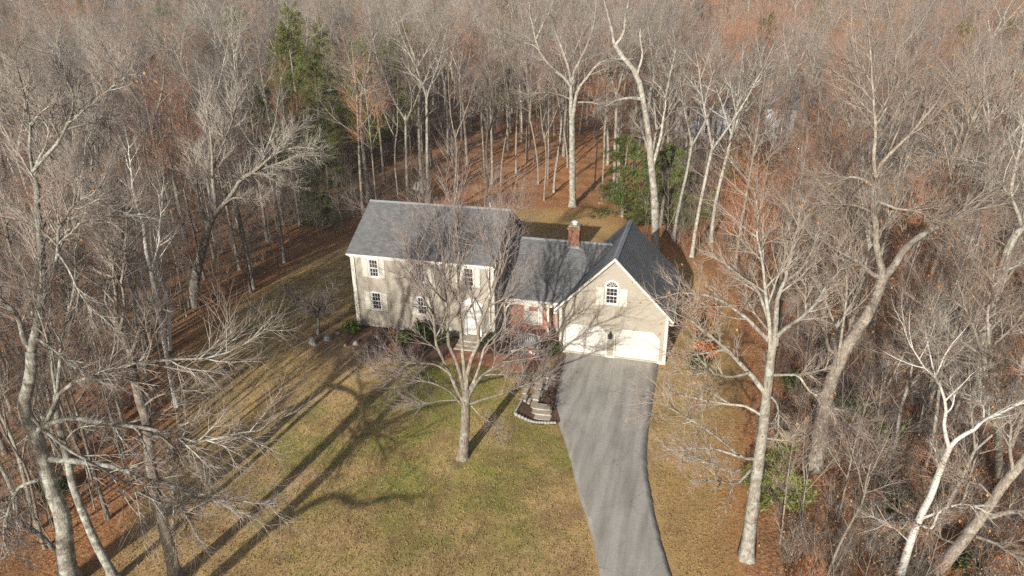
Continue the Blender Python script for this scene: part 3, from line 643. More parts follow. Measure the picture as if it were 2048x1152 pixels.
def forest_tree(H, r, fork=0, lean=0., lower=True, dense=1., spread=1.):
    """bare hardwood: trunk, limbs, crown; returns (trunk mesh parts, crown mesh parts)"""
    K = 10; s = np.linspace(0, 1, K); ph = rng.random(2)*6.28; hf = rng.uniform(.5, .62) if fork else 1
    x = lean*H*s**1.5+.02*H*np.sin(s*3.1+ph[0])*s; y = .02*H*np.sin(s*3.7+ph[1])*s
    P = np.stack([x, y, -.15+H*hf*s], 1)[None]; R = (r*(1-(.85 if not fork else .35)*s)*(1+.45*np.exp(-s*H/.5)))[None]
    tr = [tubes(P, R, 7, True)] if not fork else [tubes(np.concatenate([P, P[:, -1:]+np.array([0, 0, .5])], 1), np.concatenate([R, R[:, -1:]*.4], 1), 7, True)]
    if fork:
        end = P[0, -1]; az0 = rng.random()*6.28; Ls = []
        for k in range(fork):
            az = az0+k*6.28/fork+rng.normal(0, .3); th = rng.uniform(.28, .6); d = np.array([math.sin(th)*math.cos(az), math.sin(th)*math.sin(az), math.cos(th)])
            L = H*(1-hf)*rng.uniform(.9, 1.15); pts = [end-np.array([0, 0, .55])-d*np.array([.0, .0, 0])]
            for _ in range(8): d = nrm(d+np.array([0, 0, .07])+rng.normal(0, .06, 3)); pts.append(pts[-1]+d*L/8)
            Ls.append(np.array(pts))
        PL = np.stack(Ls); RL = np.repeat((r*np.r_[.60, .56, .5, .44, .37, .30, .22, .14, .06])[None], fork, 0)
        tr.append(tubes(PL, RL, 6))
        A, RA = kids(PL, RL, 6, .15, .98, .70, .50*spread, 7, .06, .09, .018, .016)
        B, RB = kids(P, R, 2, .6, .95, 1.05, .25, 6, .06, .1, .014, .01)
        B2, RB2 = kids(B, RB, 4, .25, 1, .75, .45, 5, .03, .1, .010, .006)
        tr.append(tubes(B, RB, 4)); L2 = [(B2, RB2)]
    else:
        A, RA = kids(P, R, 11, .42 if not lower else .34, .99, .78, .27*spread, 7, .07, .09, .020, .018, shape=.55); L2 = []
    tr.append(tubes(A, RA, 5))
    C, RC = kids(A, RA, 6, .18, 1., .6, .58, 5, .07, .09, .012, .015, shape=.4); L2.append((C, RC))
    cr = []
    for C, RC in L2:
        tr.append(tubes(C, RC, 4))
        D, RD = kids(C, RC, int(5*dense), .12, 1., .52, .7, 4, .07, .09, .007, .009, shape=.35); cr.append(tubes(D, RD, 3))
        E, RE = kids(D, RD, int(4*dense), .12, 1, .46, .85, 2, .06, .1, .004, .0068, shape=.3); cr.append(tubes(E, RE, 3))
    E, RE = kids(A, RA, 8, .2, 1, .75, .34, 3, .06, .1, .006, .006); cr.append(tubes(E, RE, 3))
    E2, RE2 = kids(E, RE, 4, .2, 1, .55, .75, 2, .05, .1, .004, .0062); cr.append(tubes(E2, RE2, 3))
    return tr, cr
def sapling(H, stems=1, r=.035, spread=.25, leaf=0, drop=0.):
    pts, rad = [], []
    for k in range(stems):
        az = rng.random()*6.28; th = spread*rng.uniform(.2, 1.2) if stems > 1 else .06; d = np.array([math.sin(th)*math.cos(az), math.sin(th)*math.sin(az), math.cos(th)])
        p = [np.array([.08*math.cos(az), .08*math.sin(az), -.08])]; L = H*rng.uniform(.7, 1.05)
        for _ in range(6): d = nrm(d+np.array([0, 0, .05])+rng.normal(0, .07, 3)); p.append(p[-1]+d*L/6)
        pts.append(p); rad.append(r*rng.uniform(.6, 1.1)*(1-.88*np.linspace(0, 1, 7)))
    P, R = np.array(pts), np.array(rad); tr = [tubes(P, R, 4)]
    A, RA = kids(P, R, 9 if stems < 4 else 7, .2, 1, .6, .42, 5, .06, .09, .008, .005, droop=drop); B, RB = kids(A, RA, 6, .12, 1, .52, .6, 3, .05, .1, .006, .005, droop=drop)
    C, RC = kids(B, RB, 5, .12, 1, .48, .8, 2, .04, .1, .004, .006)
    cr = [tubes(A, RA, 3), tubes(B, RB, 3), tubes(C, RC, 3)]
    lf = [leaves(np.concatenate([B[:, -1], C[:, -1], A[:, -1]]), leaf, .05, .12)] if leaf else None
    return tr, cr, lf
def conifer(H, W, droopy=False, low=.05, n_wh=None, dens=1.):
    K = 8; s = np.linspace(0, 1, K); P = np.stack([.01*H*np.sin(s*4), .012*H*np.cos(s*3), -.1+H*s], 1)[None]; R = (.018*H*(1-.92*s)+.02)[None]
    tr = [tubes(P, R, 6)]
    n = n_wh or int(7*H); A, RA = kids(P, R, n, low, .98, 1.45, W/2/H, 6, .02, .05, .010, .006, shape=.72, droop=.03 if droopy else -.01)
    tr.append(tubes(A, RA, 3)); B, RB = kids(A, RA, 7, .2, 1, .8, .42, 3, .0, .08, .008, .004, droop=.02)
    tip = np.concatenate([A[:, 2:].reshape(-1, 3), B.reshape(-1, 3), (B[:, :-1]*.5+B[:, 1:]*.5).reshape(-1, 3)])
    N = int(len(tip)*13*dens); c = tip[rng.integers(0, len(tip), N)]+rng.normal(0, .085, (N, 3)); rad = c.copy(); rad[:, 2] = 0
    d = nrm(nrm(rad)*.7+rng.normal(0, .5, (N, 3))+np.array([0, 0, -.25 if droopy else .25])); a, b = perp(d); L = rng.uniform(.08, .2, (N, 1)); w_ = L*rng.uniform(.08, .16, (N, 1))
    V = np.stack([c-a*w_, c+a*w_, c+d*L, c+b*w_*1.2+d*L*.4], 1).reshape(-1, 3); i = np.arange(N)*4
    return tr, [(V, None, np.concatenate([np.stack([i, i+1, i+2], 1), np.stack([i, i+3, i+2], 1)]))]

def make_tree(name, loc, tr, cr, mt, mc, label, cat='tree', group=None, rz=0., sc=1., lf=None, ml=None, crown='crown', stuffc=False):
    t = empty(name, loc, label, cat, group); t.rotation_euler.z = rz; t.scale = (sc, sc, sc)
    link('trunk', tr if isinstance(tr, bpy.types.Mesh) else mesh_np('trunk', tr, mt), t)
    o = link(crown, cr if isinstance(cr, bpy.types.Mesh) else mesh_np(crown, cr, mc), t)
    if lf is not None: tag(link('dead_leaves', lf if isinstance(lf, bpy.types.Mesh) else mesh_np('dead_leaves', lf, ml, False), t), kind='stuff')
    return t

def put(proto_children, name, loc, label, cat, group, rz, sc, tilt=(0, 0)):
    """a copy of a prototype: copies of its parts under a new base (mesh data shared)"""
    t = empty(name, loc, label, cat, group); t.rotation_euler = (tilt[0], tilt[1], rz); t.scale = sc
    for ch in proto_children:
        c = ch.copy(); COL.objects.link(c); c.parent = t
    return t

# world-space centre lines (x, y, z, radius) of the near trees: the trunk first, then each limb
TRACED = {
'maple': [[(-2.36,-12.92,0.22,0.362),(-2.17,-12.87,2.01,0.317),(-2.09,-12.84,3.37,0.285),(-2.03,-12.83,4.33,0.263)],
 [(-2.09,-12.84,3.43,0.14),(-2.36,-12.97,4.07,0.13),(-2.74,-13.22,5.49,0.111),(-3.12,-13.51,6.84,0.094),(-3.15,-13.66,7.87,0.082),(-3.1,-13.78,8.78,0.071),(-3.21,-14,9.86,0.059),(-3.48,-14.22,10.55,0.05),(-3.79,-14.6,11.96,0.033),(-3.88,-14.92,13.3,0.018)],
 [(-2.15,-12.86,4.27,0.152),(-2.3,-12.85,5.23,0.137),(-2.52,-12.84,6.03,0.125),(-2.78,-12.83,6.71,0.114),(-2.86,-12.74,7.65,0.1),(-2.77,-12.62,8.37,0.09),(-2.93,-12.55,9.18,0.078),(-3.03,-12.4,10.38,0.061),(-3.22,-12.18,12.02,0.038),(-3.46,-11.99,13.39,0.019)],
 [(-2.04,-12.83,4.21,0.166),(-1.93,-12.78,5.25,0.149),(-1.68,-12.67,6.14,0.135),(-1.36,-12.54,6.93,0.122),(-1.42,-12.53,7.62,0.111),(-1.05,-12.39,8.12,0.102),(-0.88,-12.3,8.96,0.089),(-0.66,-12.19,9.6,0.079),(-0.39,-12.05,10.75,0.062),(-0.36,-11.96,11.94,0.045),(-0.32,-11.82,13.78,0.019)],
 [(-2.04,-12.83,4.21,0.139),(-2.12,-12.74,5.48,0.124),(-2.29,-12.53,7.4,0.102),(-2.4,-12.19,9.47,0.08),(-2.52,-11.81,11.49,0.058),(-2.71,-11.46,13.19,0.04),(-2.59,-11.1,14.46,0.027),(-2.69,-10.94,15.21,0.019)],
 [(-1.95,-12.8,3.84,0.125),(-1.32,-12.86,5.02,0.102),(-0.52,-12.93,5.81,0.083),(0.43,-13.07,6.75,0.062),(1.26,-13.2,7.34,0.046),(2.39,-13.43,8.11,0.025)],
 [(-1.9,-12.79,4.1,0.125),(-1.52,-12.47,5.14,0.1),(-1.32,-12.14,6.02,0.08),(-1.23,-11.97,6.44,0.071),(-0.67,-11.51,6.95,0.053),(0.03,-10.99,7.06,0.037),(0.64,-10.5,7.34,0.021)],
 [(-1.87,-12.78,3.46,0.098),(-1.03,-12.82,3.93,0.082),(-0.13,-12.99,4.43,0.066),(0.7,-13.23,5.1,0.052),(1.84,-13.64,5.85,0.033),(2.7,-14.07,6.72,0.019)],
 [(-1.37,-12.95,5.01,0.068),(-1.04,-12.77,5.23,0.061),(-0.44,-12.39,5.13,0.051),(1.02,-11.29,4.7,0.028),(1.74,-10.71,4.62,0.017)],
 [(-2.3,-12.91,3.46,0.098),(-2.63,-13.15,4.14,0.086),(-3.01,-13.46,4.67,0.076),(-3.67,-14.04,5.26,0.061),(-4.23,-14.61,5.86,0.048),(-5.05,-15.46,6.22,0.031),(-5.59,-16.14,6.72,0.019)],
 [(-2.59,-13.61,5.62,0.08),(-3.02,-13.88,6.09,0.066),(-3.51,-14.25,6.33,0.053),(-4.34,-14.96,6.65,0.031),(-4.87,-15.51,7.13,0.015)],
 [(-2.39,-12.93,3.7,0.07),(-3.33,-12.81,3.44,0.055),(-4.7,-12.42,2.84,0.036),(-6.14,-11.92,2.49,0.018)],
 [(-0.74,-12.15,9.57,0.066),(-0.64,-11.86,10.68,0.053),(-1.29,-11.45,12.18,0.036),(-1.44,-10.58,14.11,0.016)],
 [(-0.63,-12.11,9.75,0.065),(-0.26,-12.23,10.95,0.051),(0.19,-12.48,12.34,0.036),(0.61,-12.76,13.51,0.024),(0.99,-13,14.4,0.014)],
 [(-1.37,-12.53,6.85,0.081),(-0.8,-12.11,7.65,0.066),(-0.47,-11.64,8.53,0.052),(0.12,-10.86,9.58,0.035),(0.64,-9.98,10.72,0.016)],
 [(-3,-13.94,8.51,0.051),(-3.25,-14.29,9.64,0.038),(-3.64,-14.87,10.8,0.024),(-4.22,-15.54,11.46,0.012)],
 [(-1.8,-12.76,3.34,0.056),(-1.29,-12.99,3.04,0.044),(-0.49,-13.48,2.92,0.029),(0.24,-14.26,2.71,0.013)]],
'lawn_right': [[(11.56,-16.05,0,0.286),(11.47,-16.08,3.14,0.242),(11.42,-16.09,6.03,0.204),(11.34,-16.12,8.14,0.176),(11.29,-16.13,9.57,0.158),(11.3,-16.13,10.75,0.143)],
 [(11.3,-16.13,10.71,0.112),(11.27,-16.07,11.25,0.1),(11.24,-15.93,12.09,0.081),(11.43,-15.74,12.64,0.067),(11.47,-15.55,13.34,0.052),(11.57,-15.27,14.19,0.033),(11.65,-14.99,15.03,0.015)],
 [(11.29,-16.13,9.57,0.094),(11.1,-16.29,10.86,0.077),(10.84,-16.51,12.04,0.062),(10.66,-16.67,12.85,0.052),(10.48,-16.84,13.57,0.044),(10.28,-17.02,14.28,0.036),(10.11,-17.22,15.11,0.026),(9.98,-17.39,15.76,0.019),(9.77,-17.6,16.48,0.011)],
 [(11.41,-16.1,10.19,0.093),(11.41,-16.17,10.64,0.084),(11.86,-16.27,11.25,0.069),(12.27,-16.41,11.79,0.056),(12.49,-16.64,12.49,0.043),(12.72,-16.95,13.3,0.029),(12.91,-17.23,13.94,0.018)],
 [(11.34,-16.12,10.19,0.093),(10.74,-16.43,10.82,0.078),(10.15,-16.81,11.51,0.065),(9.65,-17.14,11.97,0.054),(8.99,-17.61,12.52,0.042),(8.18,-18.18,12.81,0.028),(7.38,-18.81,12.86,0.014)],
 [(11.09,-16.19,11.02,0.071),(10.53,-15.94,12.18,0.049),(9.93,-15.76,12.63,0.037),(9.24,-15.54,13.05,0.023),(8.65,-15.32,13.39,0.012)],
 [(11.35,-16.11,8.06,0.117),(11.03,-16.29,8.51,0.106),(10.39,-16.74,9.44,0.086),(9.71,-17.28,10.31,0.067),(9.18,-17.72,10.93,0.054),(8.81,-18.06,11.38,0.044),(8.15,-18.68,12.14,0.028),(7.52,-19.29,12.74,0.014)],
 [(10.57,-16.86,9.34,0.061),(9.88,-17.4,9.36,0.047),(9.27,-18,9.75,0.036),(8.5,-18.88,10.27,0.022),(7.86,-19.71,10.73,0.011)],
 [(11.4,-16.1,5.1,0.078),(10.99,-16.29,5.21,0.072),(10.67,-16.47,5.33,0.067),(10.09,-16.87,6.09,0.057),(9.15,-17.58,7.18,0.042),(7.71,-18.78,8.64,0.021),(7.02,-19.43,9.38,0.012)],
 [(11.41,-16.1,4.44,0.067),(11.15,-16.26,4.64,0.061),(10.68,-16.83,4.34,0.047),(9.62,-17.93,5.1,0.027),(8.85,-18.91,5.55,0.012)],
 [(10.7,-16.82,4.97,0.055),(10.29,-17.14,5.06,0.047),(9.25,-18.35,6.28,0.027),(8.39,-19.56,7.18,0.012)],
 [(10.64,-16.73,5.51,0.054),(9.76,-16.68,5.66,0.042),(8.77,-16.47,5.38,0.029),(7.6,-16.15,4.85,0.014)],
 [(11.26,-16.14,7.16,0.065),(10.62,-16.14,7.47,0.054),(9.77,-16.06,7.39,0.043),(8.59,-15.86,7.38,0.027),(7.58,-15.63,7.41,0.014)],
 [(11.32,-16.12,8.93,0.063),(11.55,-16.1,8.95,0.058),(12.32,-16.16,9.14,0.041),(13.03,-16.34,9.51,0.024),(13.45,-16.55,10.05,0.012)],
 [(11.38,-16.1,8.06,0.053),(11.63,-16.17,7.92,0.046),(11.79,-16.37,7.69,0.038),(11.81,-17.11,7.16,0.021),(11.69,-17.57,6.97,0.012)],
 [(12.01,-16.34,9.15,0.052),(12.3,-16.38,9.18,0.045),(12.68,-16.69,8.8,0.034),(13.08,-17.02,8.69,0.024),(13.48,-17.58,8.46,0.012)],
 [(11.45,-16.08,6.12,0.044),(12.07,-16.22,6.21,0.03),(12.39,-16.37,6.42,0.023),(12.57,-16.8,7.37,0.01)],
 [(11.04,-16.2,10.81,0.051),(10.48,-15.53,11.25,0.032),(10.3,-15.07,11.44,0.024),(10.02,-14.41,11.66,0.013)],
 [(11.51,-15.55,12.57,0.051),(11.95,-15.14,12.84,0.04),(12.37,-14.41,13.39,0.025),(12.63,-13.66,13.95,0.013)]],
'big_oak': [[(15.06,-8.85,-0,0.454),(15.04,-8.86,1.67,0.423),(15,-8.87,3.28,0.394),(15.07,-8.85,5.02,0.363),(15.47,-8.74,6.93,0.328),(16.04,-8.57,8.34,0.3),(16.31,-8.5,9.52,0.279),(16.44,-8.46,10.42,0.263)],
 [(16.45,-8.46,10.37,0.238),(16.79,-8.27,10.81,0.22),(17.2,-7.91,11.67,0.191),(17.95,-7.42,12.17,0.166),(18.71,-6.91,12.58,0.143),(19.39,-6.49,12.74,0.126),(20.38,-5.76,13.34,0.096),(21.47,-4.94,14.01,0.064)],
 [(16.41,-8.47,10.34,0.201),(16.32,-8.45,10.74,0.194),(15.93,-8.39,11.72,0.178),(15.84,-8.27,12.35,0.169),(15.54,-8.11,13.29,0.155),(15.5,-8.07,13.48,0.153),(15.44,-7.88,14.21,0.142),(15.5,-7.69,14.75,0.134)],
 [(15.51,-7.69,14.7,0.11),(15.27,-7.73,15.44,0.098),(15.21,-7.71,16,0.089),(15.11,-7.68,16.92,0.076),(14.66,-7.65,18.75,0.05),(14.3,-7.6,20.31,0.028),(14.13,-7.56,21.08,0.017)],
 [(15.51,-7.69,14.7,0.11),(15.65,-7.54,15.29,0.099),(16.09,-7.23,15.81,0.088),(16.79,-6.7,16.5,0.072),(17.46,-6.08,17.38,0.054),(18.21,-5.3,18.46,0.034),(19.03,-4.59,19.14,0.018)],
 [(16.34,-8.49,10.34,0.138),(15.78,-8.79,10.67,0.122),(15.27,-9.15,11.19,0.106),(14.44,-9.76,11.75,0.085),(13.63,-10.41,12.29,0.065),(12.88,-11.09,12.96,0.045),(12.18,-11.76,13.52,0.028)],
 [(15.67,-8.05,13.17,0.086),(14.61,-8.84,13.7,0.062),(13.71,-9.68,13.9,0.044),(13.11,-10.31,14.01,0.032),(12.36,-11.19,14,0.017)],
 [(15.46,-7.91,14.06,0.086),(15.29,-7.85,14.44,0.077),(14.51,-7.7,14.67,0.06),(13.9,-7.44,14.24,0.045),(13.31,-7.23,14.31,0.033),(12.7,-6.93,14.7,0.019)],
 [(15.61,-7.87,13.72,0.086),(16.45,-7.92,13.43,0.068),(17.25,-8.13,13.39,0.051),(18.12,-8.48,13.13,0.032),(18.79,-8.83,13.07,0.018)],
 [(15.35,-8.77,6.56,0.131),(14.85,-9.04,6.66,0.118),(14.52,-9.29,7.14,0.107),(14.13,-9.76,8.19,0.087),(13.26,-10.58,9.38,0.061),(12.75,-11.08,9.99,0.048)],
 [(15.16,-9.14,5.96,0.092),(15.11,-9.05,7.04,0.08),(15.07,-8.75,8.94,0.06),(14.9,-8.38,10.94,0.04),(14.86,-8.08,12.21,0.027),(14.97,-7.84,12.99,0.019)],
 [(15.93,-7.98,12.17,0.062),(16.35,-7.54,12.76,0.047),(16.55,-7.02,13.44,0.032),(16.64,-6.32,14.3,0.015)],
 [(16.02,-6.91,15.75,0.061),(16.19,-6.99,16.85,0.046),(16.19,-7.2,18.12,0.031),(16.12,-7.51,19.55,0.014)],
 [(15.16,-7.48,16.89,0.06),(15.62,-6.97,17.88,0.045),(15.72,-6.35,19.05,0.031),(15.73,-5.54,20.42,0.014)],
 [(14.96,-8.88,3.99,0.068),(16.18,-9.22,2.99,0.047),(17.45,-9.89,2.54,0.027),(18.36,-10.51,2.59,0.013)]],
'white_birch': [[(17.37,-16.07,0,0.192),(17.39,-16.07,2.19,0.169),(17.51,-16.03,3.55,0.155),(17.67,-15.99,4.6,0.144),(17.75,-15.96,5.78,0.133),(17.84,-15.94,6.76,0.123)],
 [(17.83,-15.94,6.72,0.092),(17.4,-16.14,7.75,0.076),(17.28,-16.26,8.5,0.065),(16.93,-16.46,9.32,0.054),(16.46,-16.7,9.97,0.044),(16.01,-16.92,10.42,0.036),(15.36,-17.28,11.31,0.023),(14.79,-17.65,12.33,0.009)],
 [(17.85,-15.94,6.74,0.102),(18.08,-15.84,7.13,0.091),(18.6,-15.62,7.46,0.077),(18.84,-15.49,7.81,0.068),(19.27,-15.3,7.99,0.058),(20.15,-14.89,8.43,0.037),(20.83,-14.56,8.82,0.02)],
 [(18.87,-15.43,7.77,0.051),(18.52,-15.85,8.61,0.031),(18.18,-16.17,8.96,0.022),(17.74,-16.59,9.35,0.012)],
 [(17.53,-16.03,3.45,0.065),(17.85,-16.02,3.69,0.056),(18.13,-16.07,4.06,0.048),(18.62,-16.18,4.52,0.035),(19.05,-16.28,4.56,0.025),(19.66,-16.46,4.47,0.012)],
 [(17.67,-15.99,3.13,0.065),(18,-15.96,3.01,0.058),(18.02,-16.11,3.81,0.047),(18.08,-16.18,4.14,0.042)],
 [(17.76,-15.96,5.73,0.052),(17.46,-16.13,6.25,0.039),(17.27,-16.31,6.87,0.025)],
 [(17.34,-16.08,8.15,0.04),(17.56,-15.93,8.4,0.033),(17.6,-15.75,8.82,0.024),(17.42,-15.56,9.3,0.015),(17.45,-15.42,9.54,0.01)],
 [(17.39,-16.07,2.27,0.044),(16.24,-16.96,3.65,0.024),(15.19,-17.95,4.73,0.01)]],
'leaning_right': [[(18.94,-15.06,0,0.276),(19.15,-15,0.48,0.268),(19.61,-14.87,1.64,0.248),(19.94,-14.77,2.58,0.233),(20.27,-14.68,3.74,0.215),(20.48,-14.62,4.53,0.203),(20.73,-14.55,5.12,0.194),(21.08,-14.45,6.06,0.179)],
 [(20.38,-14.65,3.02,0.132),(20.9,-14.7,3.41,0.104),(21.34,-14.82,3.66,0.081),(21.83,-15.06,4.14,0.053)],
 [(20.07,-14.74,2.04,0.09),(20.86,-14.78,1.86,0.064),(21.41,-14.94,1.59,0.045),(22,-15.22,1.24,0.022)],
 [(20.73,-14.55,5.12,0.096),(20.45,-14.4,6.02,0.071),(20.39,-14.05,6.91,0.046),(20.11,-13.68,7.75,0.021)],
 [(20.38,-14.65,3.83,0.065),(19.49,-15.18,4.79,0.043),(18.74,-15.7,5.27,0.029),(17.83,-16.42,6.31,0.01)],
 [(21.08,-14.45,6.06,0.127),(21.13,-14.34,7.01,0.096),(21.04,-14.19,8.2,0.06),(20.68,-14.04,9.54,0.02)],
 [(19.62,-14.86,1.58,0.056),(18.62,-15.4,2.21,0.04),(17.77,-15.96,3.13,0.027),(16.62,-16.77,3.69,0.011)]],
'twin_right': [[(23.44,-8.59,0,0.201),(22.95,-8.73,1.47,0.187),(22.49,-8.87,3.25,0.172),(22.23,-8.94,4.53,0.161),(21.82,-9.06,5.35,0.153),(21.31,-9.2,6.69,0.142),(20.99,-9.3,7.65,0.134)],
 [(22,-9.32,4.07,0.101),(21.43,-9.48,4.87,0.094),(21.07,-9.59,5.89,0.086),(20.71,-9.69,7,0.077),(20.53,-9.74,7.64,0.072)],
 [(20.54,-9.74,7.6,0.072),(20.38,-9.81,7.78,0.069),(19.47,-10.29,8.41,0.054),(18.4,-10.91,8.96,0.039),(17.7,-11.41,9.78,0.027),(17.08,-11.98,10.85,0.013)],
 [(20.54,-9.74,7.6,0.072),(20.33,-9.73,8.12,0.063),(19.96,-9.68,8.92,0.05),(19.46,-9.61,9.74,0.036),(19.3,-9.48,10.36,0.026),(19.39,-9.24,11.07,0.014)],
 [(20.74,-9.37,8.24,0.073),(20.81,-9.15,8.62,0.06),(21.57,-8.26,9.02,0.035),(22.14,-7.41,9.43,0.015)],
 [(21,-9.29,7.6,0.085),(21.08,-9.19,7.95,0.074),(21.48,-8.89,8.29,0.059),(22.02,-8.42,8.76,0.039),(22.58,-7.8,9.41,0.015)],
 [(21,-9.29,7.6,0.085),(20.78,-9.39,8.25,0.074),(20.37,-9.63,9.5,0.055),(20.07,-9.91,11.18,0.03),(19.82,-10.15,12.34,0.013)],
 [(20.65,-9.71,7.18,0.061),(19.81,-10.21,7.45,0.048),(18.72,-11,8.02,0.034),(17.66,-11.87,8.52,0.021),(16.89,-12.55,8.88,0.011)],
 [(21.82,-9.06,5.35,0.063),(21.96,-9.54,6.4,0.032),(22.24,-9.98,6.82,0.012)]],
'pale_right': [[(25.06,0.29,-0,0.297),(24.52,0.14,3.65,0.255),(24.35,0.09,6.15,0.228),(24.36,0.09,8.17,0.206),(24.35,0.09,9.69,0.19),(24.74,0.2,10.74,0.177)],
 [(24.71,0.19,10.63,0.118),(24.21,-0.07,11.49,0.097),(23.52,-0.47,12.41,0.076),(22.58,-1,13.3,0.053),(22,-1.35,13.83,0.039),(21.42,-1.79,14.73,0.021)],
 [(23.59,-0.44,12.33,0.115),(23.5,-0.37,12.94,0.102),(23.59,0.11,14.49,0.07),(23.69,0.42,15.27,0.054),(23.66,0.93,16.56,0.028)],
 [(24.74,0.2,10.74,0.133),(24.73,0.52,12.04,0.1),(24.96,1.06,13.25,0.069),(24.93,1.81,14.93,0.029)],
 [(24.35,0.09,6.15,0.093),(22.8,-0.97,7.91,0.054),(21.99,-1.59,8.64,0.037),(20.89,-2.47,9.42,0.017)],
 [(24.36,0.09,8.17,0.091),(25.23,0.71,8.37,0.059),(25.97,1.59,8.99,0.023)]],
'orange_leaf_oak': [[(29.03,10.27,0.27,0.295),(27.98,9.97,2.59,0.262),(26.91,9.66,4.65,0.235),(25.94,9.39,6.1,0.215),(25.34,9.21,6.89,0.204),(24.48,8.97,9.3,0.173),(23.83,8.78,11.81,0.143)],
 [(24.38,8.94,9.74,0.145),(23.56,8.76,10.56,0.13),(23.46,8.9,12.41,0.104),(23.59,9.08,13.58,0.088),(23.6,9.19,14.46,0.076),(23.37,9.41,16.56,0.049),(23.48,9.72,18.3,0.026)],
 [(23.86,8.79,11.71,0.125),(23.79,8.64,13.01,0.102),(23.78,8.39,14.6,0.076),(24.03,8.15,16.13,0.05),(24.26,7.86,17.61,0.025)],
 [(24.52,8.98,9.3,0.091),(25.13,9.32,9.68,0.073),(25.84,9.71,9.62,0.06),(27.95,11,9.34,0.022)],
 [(24.69,9.03,9.23,0.091),(23,8.07,10.05,0.061),(21.72,7.15,11.02,0.039),(20.91,6.38,12.11,0.021)],
 [(24.22,8.89,10.4,0.09),(22.81,8.22,11.79,0.063),(21.97,7.65,13.13,0.043),(21.35,7.03,14.74,0.02)],
 [(25.34,9.21,6.89,0.093),(24.23,9.39,7.2,0.063),(23.34,9.74,7.54,0.039),(22.76,10.04,7.76,0.023)]],
'grey_left': [[(-15.39,-24.7,0,0.394),(-15.15,-24.63,1.71,0.361),(-14.81,-24.54,3.25,0.333),(-14.84,-24.54,4.38,0.312),(-14.86,-24.55,5.2,0.297),(-14.78,-24.53,6.2,0.279),(-14.79,-24.53,7.49,0.256),(-14.88,-24.56,8.43,0.239),(-14.47,-24.44,9.33,0.223),(-14.18,-24.35,9.97,0.212),(-13.94,-24.29,10.83,0.197)],
 [(-13.95,-24.29,10.79,0.187),(-13.46,-24.09,11.91,0.169),(-13.15,-23.93,12.76,0.155),(-12.96,-23.82,13.35,0.146),(-12.9,-23.75,13.93,0.137),(-12.81,-23.63,14.85,0.124),(-12.77,-23.53,15.57,0.113),(-12.72,-23.41,16.39,0.101),(-12.71,-23.31,17.1,0.091)],
 [(-12.71,-23.31,17.05,0.082),(-12.36,-23.19,17.41,0.074),(-11.87,-23.01,17.83,0.064),(-11.4,-22.82,18.45,0.052),(-11.14,-22.68,19.06,0.042),(-11.03,-22.6,19.56,0.035),(-11.18,-22.58,20.05,0.026),(-11.37,-22.58,20.44,0.019),(-11.4,-22.52,21.02,0.01)],
 [(-12.71,-23.31,17.05,0.064),(-12.51,-23.37,17.76,0.053),(-12.33,-23.4,18.14,0.048),(-11.97,-23.51,18.94,0.037),(-11.74,-23.66,19.62,0.028),(-11.55,-23.84,20.26,0.019),(-11.21,-24.03,20.97,0.01)],
 [(-12.66,-23.3,17.18,0.045),(-12.26,-22.94,17.9,0.034),(-12.25,-22.69,18.5,0.027),(-12.14,-22.36,19.08,0.019),(-12.08,-22.21,19.33,0.016),(-12.31,-21.95,19.92,0.009)],
 [(-11.51,-22.65,18.47,0.045),(-11.19,-22.62,18.71,0.04),(-10.67,-22.59,19,0.034),(-9.87,-22.59,19.47,0.024),(-8.94,-22.62,19.94,0.015),(-8.35,-22.68,20.34,0.008)],
 [(-13.04,-24.03,12.76,0.095),(-12.28,-23.94,13.88,0.074),(-11.86,-23.94,14.62,0.062),(-11.54,-23.97,15.34,0.05),(-11.08,-23.95,15.82,0.041),(-10.68,-23.93,16.22,0.034),(-10.18,-23.9,16.5,0.026),(-9.54,-23.86,16.84,0.017)],
 [(-12.44,-23.65,14.77,0.056),(-11.71,-23.57,15.15,0.047),(-11.08,-23.54,15.48,0.04),(-10.19,-23.53,15.79,0.031),(-9.17,-23.55,15.87,0.021),(-7.98,-23.62,16.05,0.01)],
 [(-11.65,-24.15,14.66,0.045),(-11.4,-24.15,14.21,0.039),(-11.09,-24.23,13.4,0.03),(-10.78,-24.28,12.92,0.024),(-10.28,-24.3,12.51,0.018),(-9.81,-24.35,12.04,0.011)],
 [(-13.95,-24.29,10.97,0.128),(-14.04,-24.34,11.18,0.121),(-13.87,-24.42,12.14,0.098),(-13.95,-24.55,12.68,0.084),(-14.07,-24.66,12.97,0.074),(-14.16,-24.87,13.72,0.055)],
 [(-13.84,-24.26,11.04,0.069),(-13.59,-24.24,11.32,0.063),(-12.78,-24.3,10.93,0.049),(-12.12,-24.42,10.56,0.038),(-11.44,-24.55,10.27,0.027),(-10.8,-24.63,10.2,0.019)],
 [(-14.68,-24.5,7.37,0.104),(-14.31,-24.41,7.71,0.1),(-13.17,-24.18,9.38,0.083),(-12.69,-24.09,9.62,0.079),(-11.64,-23.88,9.92,0.069),(-10.58,-23.67,10.31,0.06),(-9.9,-23.55,10.57,0.055),(-8.75,-23.35,10.62,0.045),(-7.33,-23.11,10.79,0.034),(-6.55,-22.99,11.14,0.027),(-5.72,-22.86,11.56,0.021),(-5,-22.77,12.18,0.014)],
 [(-14.71,-24.51,7.46,0.135),(-13.9,-24.3,7.88,0.123),(-12.93,-24.07,8.05,0.11),(-12.11,-23.88,7.87,0.099),(-11.17,-23.67,7.68,0.086),(-10.44,-23.51,7.64,0.077),(-9.69,-23.36,7.38,0.067),(-8.99,-23.22,7.1,0.057),(-8.35,-23.08,7.17,0.049),(-7.36,-22.87,7.53,0.037),(-6.5,-22.7,7.72,0.027),(-5.55,-22.51,8.21,0.015)],
